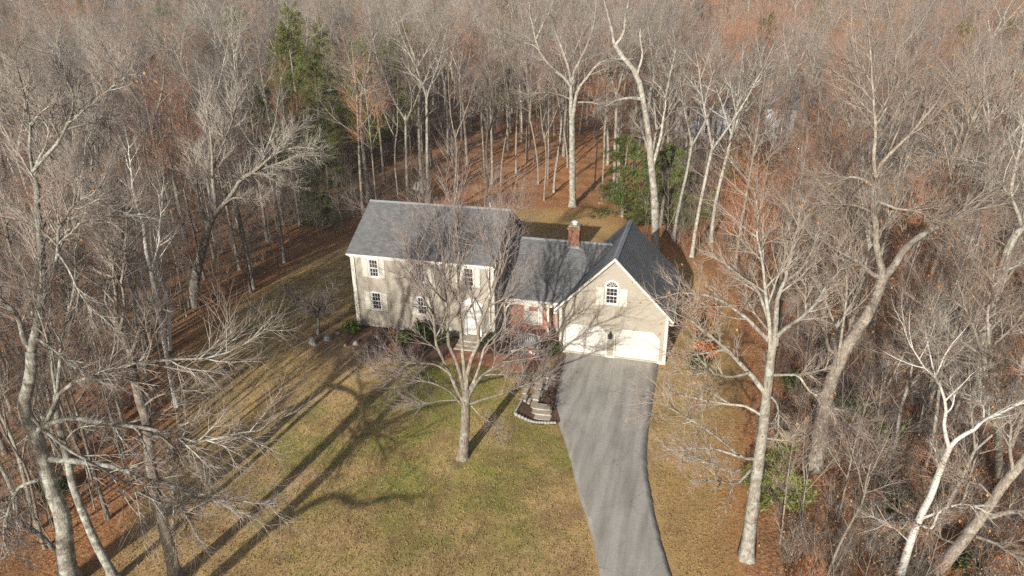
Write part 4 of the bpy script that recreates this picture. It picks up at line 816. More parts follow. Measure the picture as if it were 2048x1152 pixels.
 [(-14.69,-24.5,6.2,0.148),(-14.37,-24.4,6.19,0.143),(-13.52,-24.13,6.04,0.128),(-12.63,-23.84,5.81,0.113),(-11.75,-23.55,5.44,0.098),(-10.94,-23.27,5.08,0.085),(-10.07,-22.96,4.37,0.068),(-9.14,-22.64,4.07,0.053),(-7.86,-22.19,3.71,0.033),(-6.77,-21.82,3.54,0.017)],
 [(-14.85,-24.55,8.36,0.082),(-14.39,-24.49,7.66,0.074),(-13.59,-24.42,6.81,0.063),(-12.69,-24.33,6.3,0.053),(-11.58,-24.24,5.7,0.042),(-10.53,-24.18,5.02,0.031),(-9.54,-24.09,4.81,0.022),(-8.15,-23.98,4.56,0.01)],
 [(-15.07,-24.61,2.39,0.112),(-15.39,-24.74,1.65,0.106),(-15.67,-24.91,2.51,0.096),(-16.15,-25.17,3.39,0.084),(-16.6,-25.44,4.18,0.073),(-17.06,-25.7,4.73,0.064)],
 [(-14.83,-24.54,5.34,0.097),(-15.45,-24.83,5.2,0.082),(-15.91,-25.09,4.93,0.071),(-16.4,-25.57,3.68,0.048),(-16.48,-25.79,2.97,0.036),(-16.12,-25.95,2.23,0.022)],
 [(-10.46,-24.12,16.28,0.043),(-10.43,-23.96,16.73,0.034),(-10.69,-23.72,17.29,0.022),(-10.7,-23.36,17.84,0.01)]],
'tan_left': [[(-11.22,-23.44,0,0.279),(-11.13,-23.42,1.93,0.257),(-11.15,-23.42,3.46,0.24),(-11.12,-23.41,4.51,0.229),(-10.98,-23.38,5.86,0.214),(-10.83,-23.33,7,0.202),(-10.73,-23.3,7.82,0.194),(-10.77,-23.32,8.69,0.185),(-10.75,-23.31,9.38,0.177),(-10.76,-23.31,10.08,0.17)],
 [(-10.76,-23.31,10.04,0.12),(-10.73,-23.27,10.81,0.108),(-10.87,-23.27,11.38,0.099),(-10.94,-23.23,12,0.09),(-10.84,-23.12,12.91,0.078),(-10.75,-23.04,13.49,0.07),(-10.82,-22.97,14.19,0.06),(-10.93,-22.92,14.88,0.051),(-11.08,-22.88,15.5,0.042),(-11.32,-22.85,16.11,0.033),(-11.45,-22.8,16.71,0.024),(-11.5,-22.69,17.51,0.014)],
 [(-10.72,-23.3,10.37,0.09),(-10.5,-23.27,10.84,0.079),(-9.94,-23.23,11.79,0.058),(-9.6,-23.22,12.34,0.046),(-9.3,-23.21,12.74,0.038)],
 [(-10.07,-23.11,11.72,0.058),(-9.72,-23.13,12.15,0.05),(-8.88,-23.19,12.5,0.038)],
 [(-10.82,-23.33,11.56,0.068),(-10.39,-23.27,12.54,0.056),(-10.21,-23.32,13.5,0.045),(-9.75,-23.32,14.6,0.033),(-9.32,-23.35,15.67,0.021),(-9.11,-23.46,16.69,0.01)],
 [(-10.85,-23.34,11.94,0.058),(-11.23,-23.24,12.62,0.044),(-11.2,-22.98,13.26,0.032),(-11.62,-22.83,13.72,0.022),(-12.18,-22.68,14.17,0.012)],
 [(-10.99,-23.38,5.82,0.064),(-10.4,-23.28,5.51,0.055),(-10.1,-23.25,5.89,0.051),(-9.8,-23.26,6.64,0.043),(-9.43,-23.23,7.14,0.038),(-8.99,-23.22,7.83,0.031)],
 [(-10.79,-23.32,6.96,0.063),(-10.6,-23.3,7.15,0.059),(-10.06,-23.27,7.1,0.049),(-9.82,-23.35,6.71,0.041),(-9.06,-23.51,6.06,0.024),(-8.15,-23.61,5.87,0.01)],
 [(-10.75,-23.31,8.39,0.051),(-10.12,-23.25,8.88,0.042),(-9.29,-23.23,9.24,0.033),(-8.05,-23.25,9.51,0.019),(-7.11,-23.31,9.89,0.01)],
 [(-10.71,-23.09,13.45,0.048),(-11.28,-23.11,13.58,0.037),(-11.9,-23.07,13.79,0.027),(-12.59,-23.05,13.71,0.019),(-13.34,-23.01,13.57,0.01)],
 [(-11.14,-23.42,4.39,0.055),(-10.52,-23.37,4.24,0.043),(-9.88,-23.4,3.92,0.032),(-9.19,-23.7,2.86,0.011)],
 [(-10.8,-23.01,14.14,0.047),(-10.56,-22.81,14.89,0.036),(-10.39,-22.58,15.53,0.027),(-10.5,-22.2,16.79,0.009)]],
'lichen_left': [[(-13.64,-24.1,0,0.174),(-13.85,-24.16,1.22,0.163),(-13.99,-24.2,2.27,0.154),(-14.08,-24.22,3.47,0.144),(-14.13,-24.24,4.77,0.134),(-14.04,-24.21,5.88,0.125),(-13.98,-24.19,6.8,0.118),(-13.89,-24.17,8.13,0.108),(-13.66,-24.1,8.98,0.102)],
 [(-13.67,-24.11,8.94,0.082),(-13.26,-23.9,10.34,0.064),(-13.13,-23.8,11.03,0.056),(-12.77,-23.62,11.83,0.046),(-12.53,-23.46,12.57,0.038),(-12.7,-23.37,13.64,0.025),(-12.69,-23.2,14.85,0.011)],
 [(-13.67,-24.11,8.94,0.061),(-13.46,-24.12,10.02,0.049),(-13.17,-24.18,11.29,0.036),(-13.02,-24.35,12.72,0.022),(-12.7,-24.45,13.87,0.011)],
 [(-12.68,-23.61,11.85,0.049),(-12.02,-23.49,13.38,0.032),(-11.69,-23.46,14.48,0.02),(-11.13,-23.37,15.54,0.009)],
 [(-13.99,-24.2,6.75,0.042),(-13.23,-24.16,7.54,0.031),(-12.18,-24.17,7.94,0.02),(-11.18,-24.22,8.15,0.01)]],
'birch_left': [[(-20.26,-12.62,0.25,0.132),(-20.24,-12.62,1.88,0.125),(-20.12,-12.58,4.7,0.113),(-20.04,-12.56,6.25,0.106),(-19.97,-12.54,7.63,0.101),(-19.95,-12.53,8.72,0.096),(-19.94,-12.53,9.86,0.092),(-19.88,-12.51,10.51,0.089)],
 [(-19.88,-12.51,10.48,0.089),(-19.8,-12.44,11.63,0.072),(-20,-12.42,12.69,0.057),(-19.95,-12.28,14.23,0.037),(-19.86,-12.09,15.98,0.014)],
 [(-19.95,-12.53,8.69,0.076),(-19.08,-12.49,10.32,0.053),(-18.43,-12.62,12.05,0.031),(-18.05,-12.82,13.44,0.014)],
 [(-20.32,-12.12,3.7,0.113),(-19.92,-12,6.1,0.089),(-19.94,-12.01,7.33,0.077),(-19.96,-12.02,8.52,0.066),(-19.87,-11.99,9.6,0.056),(-19.56,-11.9,10.73,0.046),(-19.12,-11.77,12.02,0.034),(-18.53,-11.61,13.89,0.017)],
 [(-20.04,-12.56,6.25,0.062),(-20.65,-12.44,7.25,0.043),(-20.97,-12.23,8.03,0.031),(-21.12,-11.83,9.05,0.015)]],
'spreading_oak': [[(-28.37,-1.14,0.75,0.386),(-27.83,-0.99,2.89,0.343),(-26.65,-0.65,5.82,0.287),(-26.03,-0.47,7.27,0.259),(-25.51,-0.32,8.06,0.243)],
 [(-25.52,-0.32,8.02,0.162),(-25.36,-0.25,8.42,0.154),(-25.4,-0.05,9.92,0.126),(-25.38,0.24,11.48,0.099),(-25.46,0.74,13.85,0.058),(-25.77,1.16,15.84,0.024)],
 [(-25.56,-0.34,7.95,0.203),(-24.75,-0.2,8.71,0.18),(-23.95,-0.1,9.51,0.158),(-23.22,-0.06,10.41,0.136),(-22.18,0.04,11.12,0.114),(-20.8,0.18,11.55,0.088),(-19.23,0.3,12.19,0.059),(-17.52,0.41,12.51,0.028)],
 [(-22.96,-0.21,10.57,0.118),(-21.55,-0.15,11.41,0.095),(-19.57,-0.3,12.74,0.065),(-17.67,-0.48,13.19,0.042),(-16.01,-0.72,13.14,0.022)],
 [(-20.83,-0.02,11.94,0.096),(-19.61,0.69,13.12,0.062),(-18.96,1.19,13.84,0.043),(-18.29,1.75,14.61,0.023)],
 [(-22.03,-0.16,11.17,0.078),(-20.78,-0.3,11.13,0.058),(-19.36,-0.75,10.8,0.037),(-17.89,-1.26,10.76,0.019)],
 [(-26.05,-0.47,7.2,0.122),(-26.66,-0.28,8.61,0.094),(-27.08,0.38,10.64,0.058),(-27.21,1.27,12.63,0.024)],
 [(-24.53,-0.46,8.8,0.08),(-23.38,-0.5,9.43,0.059),(-22.02,-0.7,9.39,0.039),(-20.56,-0.98,9.73,0.019)],
 [(-25.65,0.47,11.06,0.1),(-24.63,1.08,13.12,0.072),(-23.89,1.73,15.13,0.047),(-23.53,2.33,17.11,0.023)]],
'yard_oak': [[(-5.29,31.73,1,0.372),(-5.46,31.68,6.55,0.334),(-5.53,31.67,9.47,0.315),(-5.6,31.65,10.36,0.31)],
 [(-5.59,31.65,10.2,0.236),(-5.71,31.51,11.91,0.21),(-5.67,31.37,13.64,0.185),(-6.35,31.04,14.65,0.167),(-7.7,30.45,15.86,0.143),(-8.63,29.95,17.37,0.118),(-8.93,29.69,18.56,0.102),(-9.38,29.26,20.47,0.075),(-9.41,28.99,22.04,0.054)],
 [(-5.71,31.61,13.51,0.174),(-5.92,31.71,15.09,0.148),(-6.56,31.83,16.93,0.119),(-7.35,31.98,18.79,0.09),(-7.76,32.13,20.06,0.071),(-8.22,32.45,22.02,0.042)],
 [(-5.54,31.66,10.1,0.236),(-5.17,31.61,12.72,0.188),(-4.93,31.61,13.53,0.173),(-4.14,31.7,14.62,0.15),(-3.27,31.81,15.65,0.128),(-2.45,31.93,16.28,0.111),(-0.38,32.28,16.36,0.079),(1.07,32.52,16.6,0.056)],
 [(-5.72,31.61,13.71,0.174),(-5.4,31.93,15.37,0.147),(-4.83,32.35,16.56,0.127),(-4.25,32.89,18.08,0.104),(-3.77,33.58,20.1,0.074),(-3.86,34.22,22.43,0.042)],
 [(-8.87,29.46,18.48,0.111),(-8.37,29.88,19.76,0.084),(-7.77,30.52,21.11,0.058),(-7.41,31.12,22.47,0.033)],
 [(-8.58,29.75,17.39,0.098),(-9.26,29.38,17.92,0.079),(-10.36,28.7,18.33,0.054),(-11.16,27.97,19.37,0.027)],
 [(-5.59,31.65,12.41,0.102),(-6.72,30.94,12.97,0.08),(-8.29,29.72,13.33,0.054),(-9.78,28.36,13.22,0.028)],
 [(-5.28,31.74,12.15,0.102),(-3.86,32.63,12.07,0.077),(-2.19,33.97,11.57,0.05),(-1.02,35.04,11.82,0.03)]],
'leaning_yard': [[(4.78,19.38,0.75,0.382),(4.36,19.26,5.72,0.325),(3.87,19.12,8.79,0.291),(3.56,19.03,11.02,0.267),(3.14,18.91,13.07,0.245),(2.76,18.8,14.74,0.227),(2.27,18.66,16.3,0.21),(1.68,18.49,16.97,0.201),(0.98,18.29,17.79,0.191),(0.39,18.12,18.6,0.181)],
 [(0.4,18.12,18.53,0.136),(0.03,18.26,20.03,0.104),(-0.55,18.48,21.59,0.072),(-0.86,18.8,23.06,0.045)],
 [(0.4,18.12,18.53,0.136),(1.03,18.14,19.4,0.111),(1.23,17.86,20.85,0.08),(1.57,17.42,22.64,0.043)],
 [(2.66,18.77,14.34,0.163),(1.85,18.3,14.46,0.133),(0.8,17.52,14.33,0.096),(0.2,16.94,13.96,0.07),(-0.52,16.3,13.91,0.046)],
 [(3.58,19.03,10.09,0.144),(3.25,18.76,10.97,0.117),(2.86,18.38,11.86,0.09),(2.28,17.86,12.75,0.063),(2.39,17.65,13.4,0.046)],
 [(4.03,19.16,8.79,0.169),(4.45,19.48,10.89,0.129),(4.57,19.71,12.41,0.102),(4.61,20.03,14.39,0.068),(4.06,20.02,15.19,0.053),(3.23,19.97,15.94,0.035)],
 [(4.61,20.16,14.29,0.118),(4.83,20.39,16.13,0.087),(5.06,20.72,18.08,0.056),(4.69,20.91,20,0.028)],
 [(2.27,18.66,16.26,0.115),(2.58,19.09,17.78,0.088),(2.25,19.48,19.3,0.064),(2.46,20.27,21.17,0.034)],
 [(1.26,18.37,17.52,0.114),(0.33,17.75,17.56,0.086),(-0.57,16.9,18.1,0.057),(-1.26,16.09,18.71,0.033)]]}

# ------------------------------------------------------------------ traced trees (large, near: each with its own limbs)
def traced_tree(key, name, label, mt, mc, cat='tree', n2=11, n3=8, n4=7, lenf=.30, leaf=0, ml=None, rot0=.0, lo=.3, group=None, trop=.03, lcap=2.6, fat=1.):
    T = TRACED[key]; base = T[0][0]; org = np.array([base[0], base[1], base[2]-.1])
    t = empty(name, tuple(org), label, cat, group)
    tp = resample(T[0], 16); tp[:, :3] -= org; tp[0, 2] -= .25
    s = np.r_[0, np.cumsum(np.linalg.norm(np.diff(tp[:, :3], axis=0), axis=1))]; tp[:, 3] *= fat*(1+.55*np.exp(-s/.34))
    dense = np.linspace(0, 15, 31); tp = np.stack([np.interp(dense, np.arange(16), tp[:, c]) for c in range(4)], 1)
    P, R = tp[None, :, :3], tp[None, :, 3]
    # uneven, buttressed trunk rings
    v, q, tt = tubes(P, R, 12, False); nz = np.sin(np.arange(len(v)) % 12*1.57+.3)*.05+rng.normal(0, .035, len(v)); ctr = np.repeat(P[0], 12, 0)
    v = ctr+(v-ctr)*(1+nz+.22*np.exp(-np.maximum(v[:, 2], 0)/.3)*np.sin(np.arange(len(v)) % 12*2.1))[:, None]
    link('trunk', mesh_np('trunk', [(v, q, tt)], mt), t)
    LP = []; tw = []
    for pts in T[1:]:
        l = resample(pts, 12); l[:, :3] -= org; l[:, 3] *= fat
        wob = rng.normal(0, .02, (12, 3))*np.linspace(0, 1, 12)[:, None]*np.linalg.norm(l[-1, :3]-l[0, :3])*.3; l[:, :3] += wob; LP.append(l)
        link('limb', mesh_np('limb', [tubes(l[None, :, :3], l[None, :, 3], 7)], mt), t)
    LP = np.array(LP); A, RA = LP[..., :3], LP[..., 3]
    C, RC = kids(A, RA, n2, lo, .99, .64, lenf, 6, trop+.02, .09, .014, .010, shape=.35, lmin=.5, lmax=lcap)
    br = [tubes(C, RC, 5)]
    tw.append(tubes(*kids(C, RC, 5, .1, 1, .6, .26, 3, trop+.03, .09, .005, .0045), 3))
    D, RD = kids(C, RC, n3, .12, 1, .52, .62, 4, trop+.02, .08, .008, .006, shape=.3, lmin=.35); tw.append(tubes(D, RD, 3))
    E, RE = kids(D, RD, max(3, int(n4*.72)), .10, 1, .48, .78, 2, trop+.02, .08, .005, .0062, shape=.25, lmin=.2); tw.append(tubes(E, RE, 3))
    F, RF = kids(A, RA, 10, .35, .99, .8, .13, 4, trop+.03, .10, .007, .006, lmin=.3, lmax=1.4); tw.append(tubes(F, RF, 3))
    G, RG = kids(F, RF, 4, .2, 1, .55, .65, 2, .04, .08, .004, .005); tw.append(tubes(G, RG, 3))
    tag(link('branches', mesh_np('branches', br, mt), t), kind='stuff')
    tag(link('twigs', mesh_np('twigs', tw, mc), t), kind='stuff')
    if leaf:
        ends = np.concatenate([E[:, -1], D[:, -1]]); sub = ends[rng.random(len(ends)) < .12]
        tag(link('dead_leaves', mesh_np('dead_leaves', [leaves(sub, leaf, .07, .10)], ml, False), t), kind='stuff')
    return t
traced_tree('maple', 'maple_tree', 'bare spreading maple with a short trunk on the front lawn before the house door', MB_TAN, MT_PURPLE, n2=11, n3=8, n4=9, lenf=.44, trop=.08, lcap=2.8, fat=.76)
traced_tree('lawn_right', 'lawn_tree', 'pale-barked bare tree at the lawn edge right of the driveway, long low branches reaching left', MB_PALE, MT_TAN, n2=11, n3=8, n4=8, lenf=.33, leaf=260, ml=ML_ORANGE, trop=.04)
traced_tree('big_oak', 'oak_tree', 'thickest bare oak, its leaning trunk forking into two heavy limbs right of the lawn', MB_TAN, fat=.84, mc=MT_TAN, n2=13, n3=9, n4=8, lenf=.36, leaf=420, ml=ML_ORANGE, lcap=3)
traced_tree('white_birch', 'birch_tree', 'white birch with chalky crooked stem forking at the lower right', MB_BIRCH, MT_PALE, fat=.85, n2=10, n3=8, n4=7, lenf=.35, leaf=120, ml=ML_ORANGE)
traced_tree('leaning_right', 'leaning_oak', 'tan trunk leaning hard to the right beside the white birch', MB_TAN, MT_TAN, fat=.88, n2=12, n3=9, n4=7, lenf=.5, leaf=420, ml=ML_ORANGE)
traced_tree('twin_right', 'twin_stemmed_tree', 'twin-stemmed tree with a fan of limbs and orange leaves at its fork', MB_TAN, MT_TAN, n2=12, n3=9, n4=7, lenf=.4, leaf=420, ml=ML_ORANGE)
traced_tree('pale_right', 'forked_tree', 'pale tree curving right and forking high at the right edge of the photo', MB_PALE, MT_PALE, n2=12, n3=9, n4=7, lenf=.42, leaf=120, ml=ML_ORANGE)
traced_tree('orange_leaf_oak', 'leafy_oak', 'crooked grey oak still holding bright orange leaves in its upper branches', MB_TAN, MT_TAN, n2=12, n3=9, n4=7, lenf=.42, leaf=800, ml=ML_ORANGE)
traced_tree('grey_left', 'lichened_tree', 'largest grey lichened tree at the left, heavy limbs stretching right over the lawn', MB_LICH, MT_GREY, n2=15, n3=10, n4=9, fat=.88, lenf=.36, leaf=70, ml=ML_ORANGE)
traced_tree('tan_left', 'snapped_limb_tree', 'tan straight tree with a snapped pale limb, at the lower left lawn edge', MB_TAN, MT_GREY, fat=.9, n2=14, n3=9, n4=8, lenf=.36, leaf=20, ml=ML_ORANGE)
traced_tree('lichen_left', 'slender_tree', 'slender lichen-spotted tree leaning left between the two big left-hand trees', MB_LICH, MT_GREY, n2=12, n3=9, n4=8, lenf=.34)
traced_tree('birch_left', 'birch_tree', 'twin white birch stems at the edge of the left woods', MB_BIRCH, MT_GREY, n2=11, n3=8, n4=7, lenf=.3)
traced_tree('spreading_oak', 'spreading_oak', 'dark oak leaning over the left yard with bleached branches fanning to the right', MB_TAN, MT_PALE, n2=12, n3=9, n4=8, lenf=.34)
traced_tree('yard_oak', 'oak_tree', 'tall pale oak with a broad wishbone fork at the back lawn edge', MB_PALE, MT_GREY, n2=12, n3=9, n4=7, lenf=.34, lo=.25, lcap=3.4)
traced_tree('leaning_yard', 'leaning_tree', 'tall pale tree leaning left behind the garage roof', MB_PALE, MT_GREY, n2=12, n3=9, n4=7, lenf=.36, lo=.25, leaf=24, ml=ML_ORANGE, lcap=3.4)

# ------------------------------------------------------------------ woodland trees: prototypes, then individual copies
PROT = []
for H, r, fk, ln, low, mt, mc in ((19, .17, 0, .02, False, MB_GREY, MT_GREY), (20, .20, 3, .02, False, MB_PALE, MT_GREY), (18, .13, 0, -.03, False, MB_GREY, MT_RED), (21, .22, 2, .03, False, MB_GREY, MT_GREY),
                                 (17, .12, 2, .05, False, MB_TAN, MT_PURPLE), (19, .15, 0, .04, True, MB_TAN, MT_PINK), (16, .14, 4, .0, True, MB_GREY, MT_RED), (20, .19, 2, -.04, False, MB_PALE, MT_PALE),
                                 (14, .10, 0, .03, True, MB_GREY, MT_PINK), (15, .16, 3, .06, True, MB_DARK, MT_GREY)):
    a, b = forest_tree(H, r, fk, ln, low)
    pr = (bpy.data.objects.new('trunk', mesh_np('trunk', a, mt)), bpy.data.objects.new('crown', mesh_np('crown', b, mc)))
    PROT.append(pr)
RED = []
for H, st in ((7.5, 6), (6.2, 8), (8.5, 5)):
    a, b, lf = sapling(H, st, .04, .32, 520)
    RED.append((bpy.data.objects.new('trunk', mesh_np('trunk', a, MB_TAN)), bpy.data.objects.new('crown', mesh_np('crown', b, MT_RED)), tag(bpy.data.objects.new('dead_leaves', mesh_np('dead_leaves', lf, ML_RUST, False)), kind='stuff')))

taken = [(v[0][0][0], v[0][0][1]) for v in TRACED.values()]
def free(x, y, d):
    return all((x-a)**2+(y-b)**2 > d*d for a, b in taken)
def plant(k, x, y, label, group, s=1., rz=None, sz=None, name='bare_tree', tilt=(0, 0), prot=None):
    taken.append((x, y))
    return put((prot or PROT)[k], name, (x, y, float(hgt(x, y))-.05), label, 'tree', group, rng.random()*6.28 if rz is None else rz, (s*(1.02 if s > 1.2 else 1), s, sz or s), tilt)
# what each prototype looks like, and landmarks that fix a tree's place in its label
LOOK = ['slim single-stemmed grey', 'pale three-forked', 'slender straight tan-twigged', 'stout grey two-forked', 'thin purplish two-forked', 'straight tan', 'low-branching many-forked', 'pale two-forked', 'short slim purplish', 'dark-barked forked']
MARKS = [('the white birch at the left', -20.3, -12.6), ('the largest lichened tree', -15.4, -24.7), ('the dark leaning oak', -28.4, -1.1), ('the pale wishbone oak', -5.3, 31.7), ('the tree leaning over the garage', 4.8, 19.4), ('the grey-blue boulder', -24.7, 34.4),
         ('the low hemlock by the house', -29.2, 19.6), ('the snapped-limb tree', -11.2, -23.4), ('the left hemlock of the pair', .6, 29.2), ('the thickest oak', 15, -8.9), ('the twin-stemmed tree', 23.4, -8.6), ('the pale curving tree', 25, .3), ('the leafy orange oak', 29, 10.3),
         ('the rusty saplings', 15.5, 22), ('the tallest pine', -43.5, 40), ('the crab apples', 9, 4), ('the weeping cherry', -16.5, -3)]
USED = set()
def where_label(k, x, y):
    cand = sorted(MARKS, key=lambda m: (m[1]-x)**2+(m[2]-y)**2)
    ORD = ['', 'second ', 'third ', 'fourth ', 'fifth ']
    for o_ in ORD:
        for nm, mx, my in cand[:3]:
            dx, dy = x-mx, y-my; sx = dx*math.cos(YAW)+dy*math.sin(YAW); sy = -dx*math.sin(YAW)+dy*math.cos(YAW)
            rel = ('right of' if sx > 0 else 'left of') if abs(sx) > .6*abs(sy) else ('behind' if sy > 0 else 'in front of')
            lab = f'{o_}{LOOK[k]} bare tree {rel} {nm}'
            if lab not in USED: USED.add(lab); return lab
    return lab
# trunks standing along the back lawn (each found in the photograph)
BK = [(-11.1, 39.6, 4, .95), (-10.4, 41.8, 2, .9), (-8.5, 36.7, 7, .82), (-2.5, 34.6, 2, .95), (-1.1, 34.5, 1, 1.), (-4.3, 40.8, 2, .8), (-15, 43.5, 0, .9),
      (-28.7, 29, 3, 1.05), (-29.9, 30.6, 9, 1.15), (-29.9, 35.6, 0, .95), (-28.4, 44.5, 5, .9), (-28, 40, 8, 1.), (-27.4, 45.2, 0, .9), (-27.7, 52.6, 3, .95), (-18.5, 41.1, 2, .95),
      (-16.6, 38.3, 0, 1.1), (-15.3, 37.6, 4, .9), (-16.6, 56.9, 0, 1), (-19.8, 56.3, 5, 1), (-4.1, 50.1, 7, 1), (-22.7, 46.4, 3, .9)]
for x, y, k_, s in BK: plant(k_, x, y, where_label(k_, x, y), 'trees along the back lawn', s)
plant(7, 8., 19.1, 'tall pale bare tree just right of the garage ridge, beside a hemlock', None, .95)
plant(1, 9.6, 23.5, 'forked bare tree behind the pale tree right of the garage', None, .9)
LF = [(-25.6, 2.2, 8, 1.), (-25.9, 3, 0, .8), (-26.9, 9, 3, .8), (-31.1, 3.6, 2, .9), (-29.8, 6.5, 0, .85), (-19.8, -17.2, 2, .8), (-16.9, -21.2, 8, .95), (-19.6, -20.4, 4, .75), (-21.4, -15.4, 8, .9),
      (-28.3, -13.9, 5, .8), (-26.2, -18.6, 0, .8), (-32.9, -12.8, 6, .85), (-26.5, -7.9, 9, .8), (-23.8, -10.9, 4, .75), (-38.9, 9.3, 5, .9), (-35.7, 14.7, 0, .85), (-31.6, 19.1, 2, .9),
      (-29.5, -5, 6, .75), (-33, -2, 3, .8), (-24, -13.5, 2, .75), (-30.5, -19, 1, .8), (-36, -8, 0, .85), (-22.9, -23.5, 2, .8), (-26, -24, 8, .9), (-18.2, -23.4, 4, .62), (-17.9, -18.9, 8, .7), (-21, -18.5, 4, .7), (-22.3, -20.6, 2, .66), (-23.4, -16.6, 8, .72), (-24.8, -20.4, 0, .66), (-21.9, -12.6, 4, .6), (-24.6, -8.8, 8, .66), (-26.8, -11.4, 2, .7), (-28, -16.4, 0, .72), (-27.6, -2.8, 8, .7), (-27.6, 5.4, 4, .7), (-30, -9, 4, .75), (-31.6, -16.2, 8, .8), (-19.4, -22.6, 7, .56), (-21.2, -22, 1, .55), (-20.6, -14.2, 7, .56), (-22.8, -18.4, 7, .6), (-24.2, -22.4, 1, .58), (-23.2, -14.4, 1, .55), (-25.8, -16.4, 7, .62), (-27.2, -21.4, 7, .62), (-25.4, -10.4, 7, .6), (-28.4, -8.2, 1, .62), (-29.2, -12.4, 7, .66), (-18.9, -20.8, 4, .55)]
for x, y, k_, s in LF: plant(k_, x, y, where_label(k_, x, y), 'trees in the left woods', s)
RT = [(14.3, 10.8, 5, .7), (15.4, 4.2, 4, .75), (17.3, 9.1, 8, .85), (19.6, 9.7, 0, .8), (21.5, 5.8, 6, .8), (22.7, 2, 5, .8), (20.6, -5, 2, .7), (18.9, -3.5, 4, .6), (27.1, 11.2, 5, .9), (20.2, 16.4, 3, .85), (13.2, 26.3, 8, 1),
      (24.6, -5.7, 0, .7), (25.5, 5, 3, .75), (29, -2, 6, .7), (28, 3, 1, .75), (31, 9, 0, .85), (16.9, 15, 2, .85), (23, 20, 5, .9), (28, 17, 1, .9), (33, 15, 3, .9), (12.5, 20, 4, .8), (16.6, -1, 8, .72), (19.5, -1.5, 2, .6), (22.6, -3.5, 0, .66), (18.6, 4.2, 4, .7), (16.2, 7.2, 0, .72), (20.8, 8, 7, .7), (24.2, 8.6, 1, .75), (26.4, -3.4, 8, .7), (23.6, -11.2, 4, .6), (21.2, -10.4, 8, .55), (15.6, -12.8, 8, .52), (14.6, -16.8, 4, .5), (17.4, 11.6, 2, .75), (25.6, 14.6, 7, .8), (30.6, 4.4, 2, .8), (27.6, 8, 0, .8), (19.6, 13.4, 1, .72), (14.9, 13.2, 0, .7), (22.2, -15.6, 8, .5), (16.2, -4.4, 7, .55), (18.6, -8.6, 7, .52), (20.4, -7.6, 1, .5), (22., -1.6, 7, .6), (24.8, 1.6, 1, .62), (16.8, 3.2, 7, .6), (19, 6.6, 1, .62), (25.2, -9.4, 7, .55), (19.8, -12.2, 7, .45)]
for x, y, k_, s in RT: plant(k_, x, y, where_label(k_, x, y), 'trees in the right woods', s)
t_ = plant(8, 13., -14.9, 'thin sapling leaning right of the pale lawn tree, among rusty brush', None, .5); t_.rotation_euler.y = .12
t_ = plant(4, 13.9, -13.2, 'slim young tree behind the thin sapling by the small pine', None, .4)
# trees across the front, just outside the picture: they cast the shadows over the lawn and the house front
for x, y, k_, s in ((-24, -30, 1, .95), (-28.5, -29, 6, .9), (-33, -27, 3, .95), (-37, -30, 7, .9), (-27, -37, 5, 1), (-25, -44, 3, 1), (-38, -42, 6, 1), (-17.6, -40, 1, 1), (-19.2, -49, 3, 1), (-22.5, -36, 6, 1.05)):
    plant(k_, x, y, 'bare tree standing outside the photo in front of the left woods', 'trees along the front of the plot', s)
TRACED['front'] = [[(-12.3, -38, 0, .46), (-12.3, -38, 1.5, .42), (-12.3, -38, 3, .40)],
    [(-12.2, -38, 2.6, .33), (-11.7, -38, 6, .29), (-11.6, -38, 11, .22), (-11.4, -38, 16, .12), (-11, -38, 20, .03)], [(-12.4, -38, 2.6, .32), (-13.1, -38, 6, .28), (-13.3, -38, 11, .21), (-13.6, -38, 16, .11), (-14, -38, 19, .03)],
    [(-11.7, -38, 6.4, .17), (-10.4, -37.8, 7.4, .15), (-8.8, -37.8, 7.3, .12), (-7.2, -38, 7.8, .08), (-5.4, -38, 7.9, .02)], [(-11.6, -38, 9.2, .15), (-10.2, -38.3, 10.6, .11), (-9, -38, 10.9, .08), (-7.6, -38, 11.4, .02)]]
traced_tree('front', 'front_tree', 'stout tree outside the photo whose low limb shades the lower lawn', MB_PALE, MT_GREY, n2=7, n3=3, n4=3, lenf=.28)
# ------------------------------------------------------------------ evergreens
CON = {}
for kk, H, W, dr, mt in (('pine', 16, 7.5, False, ML_PINE), ('hem', 8, 6, True, ML_HEM), ('small', 3.6, 3.2, False, ML_PINE)):
    a, b = conifer(H, W, dr, .03 if kk != 'pine' else .22)
    CON[kk] = (bpy.data.objects.new('trunk', mesh_np('trunk', a, MB_GREY)), bpy.data.objects.new('foliage', mesh_np('foliage', b, mt, False)))
def ever(kk, x, y, label, s=1., sz=None, name='pine_tree', group=None):
    taken.append((x, y)); return put(CON[kk], name, (x, y, float(hgt(x, y))), label, 'tree', group, rng.random()*6, (s, s, sz or s))
ever('pine', -43.5, 40, 'tallest green pine among the bare trees left of the house', 1.08, 1.15)
ever('pine', -50, 47, 'green pine behind and left of the tallest pine', 1.0)
ever('pine', -37.5, 47, 'green pine behind and right of the tallest pine', .92, 1.)
ever('hem', -41, 34, 'dark spruce-like evergreen low under the tallest pine', 1.25, 1.35, 'hemlock_tree')
ever('hem', -36, 32.5, 'low spreading hemlock between the bare trunks left of the roof', 1.2, .8, 'hemlock_tree')
ever('hem', -29.2, 19.6, 'low hemlock boughs beside the upper left corner of the house', .8, .46, 'hemlock_tree')
ever('hem', -32.6, 22.5, 'small hemlock left of the low boughs by the house corner', .85, .55, 'hemlock_tree')
ever('hem', .6, 29.2, 'bushy hemlock at the right end of the back lawn, left one of the pair', 1.2, 1.08, 'hemlock_tree')
ever('hem', 4.7, 26.6, 'bushy hemlock behind the garage ridge, right one of the pair', 1.3, 1.05, 'hemlock_tree')
ever('pine', 13.5, 56, 'loose green pine before the pale house in the right woods', .82, .62)
ever('small', 12, 44, 'small green pine in front of the loose pine by the pale house', 1.4)
ever('small', 9.6, 30.5, 'small green pine beyond the pair of hemlocks', .9)
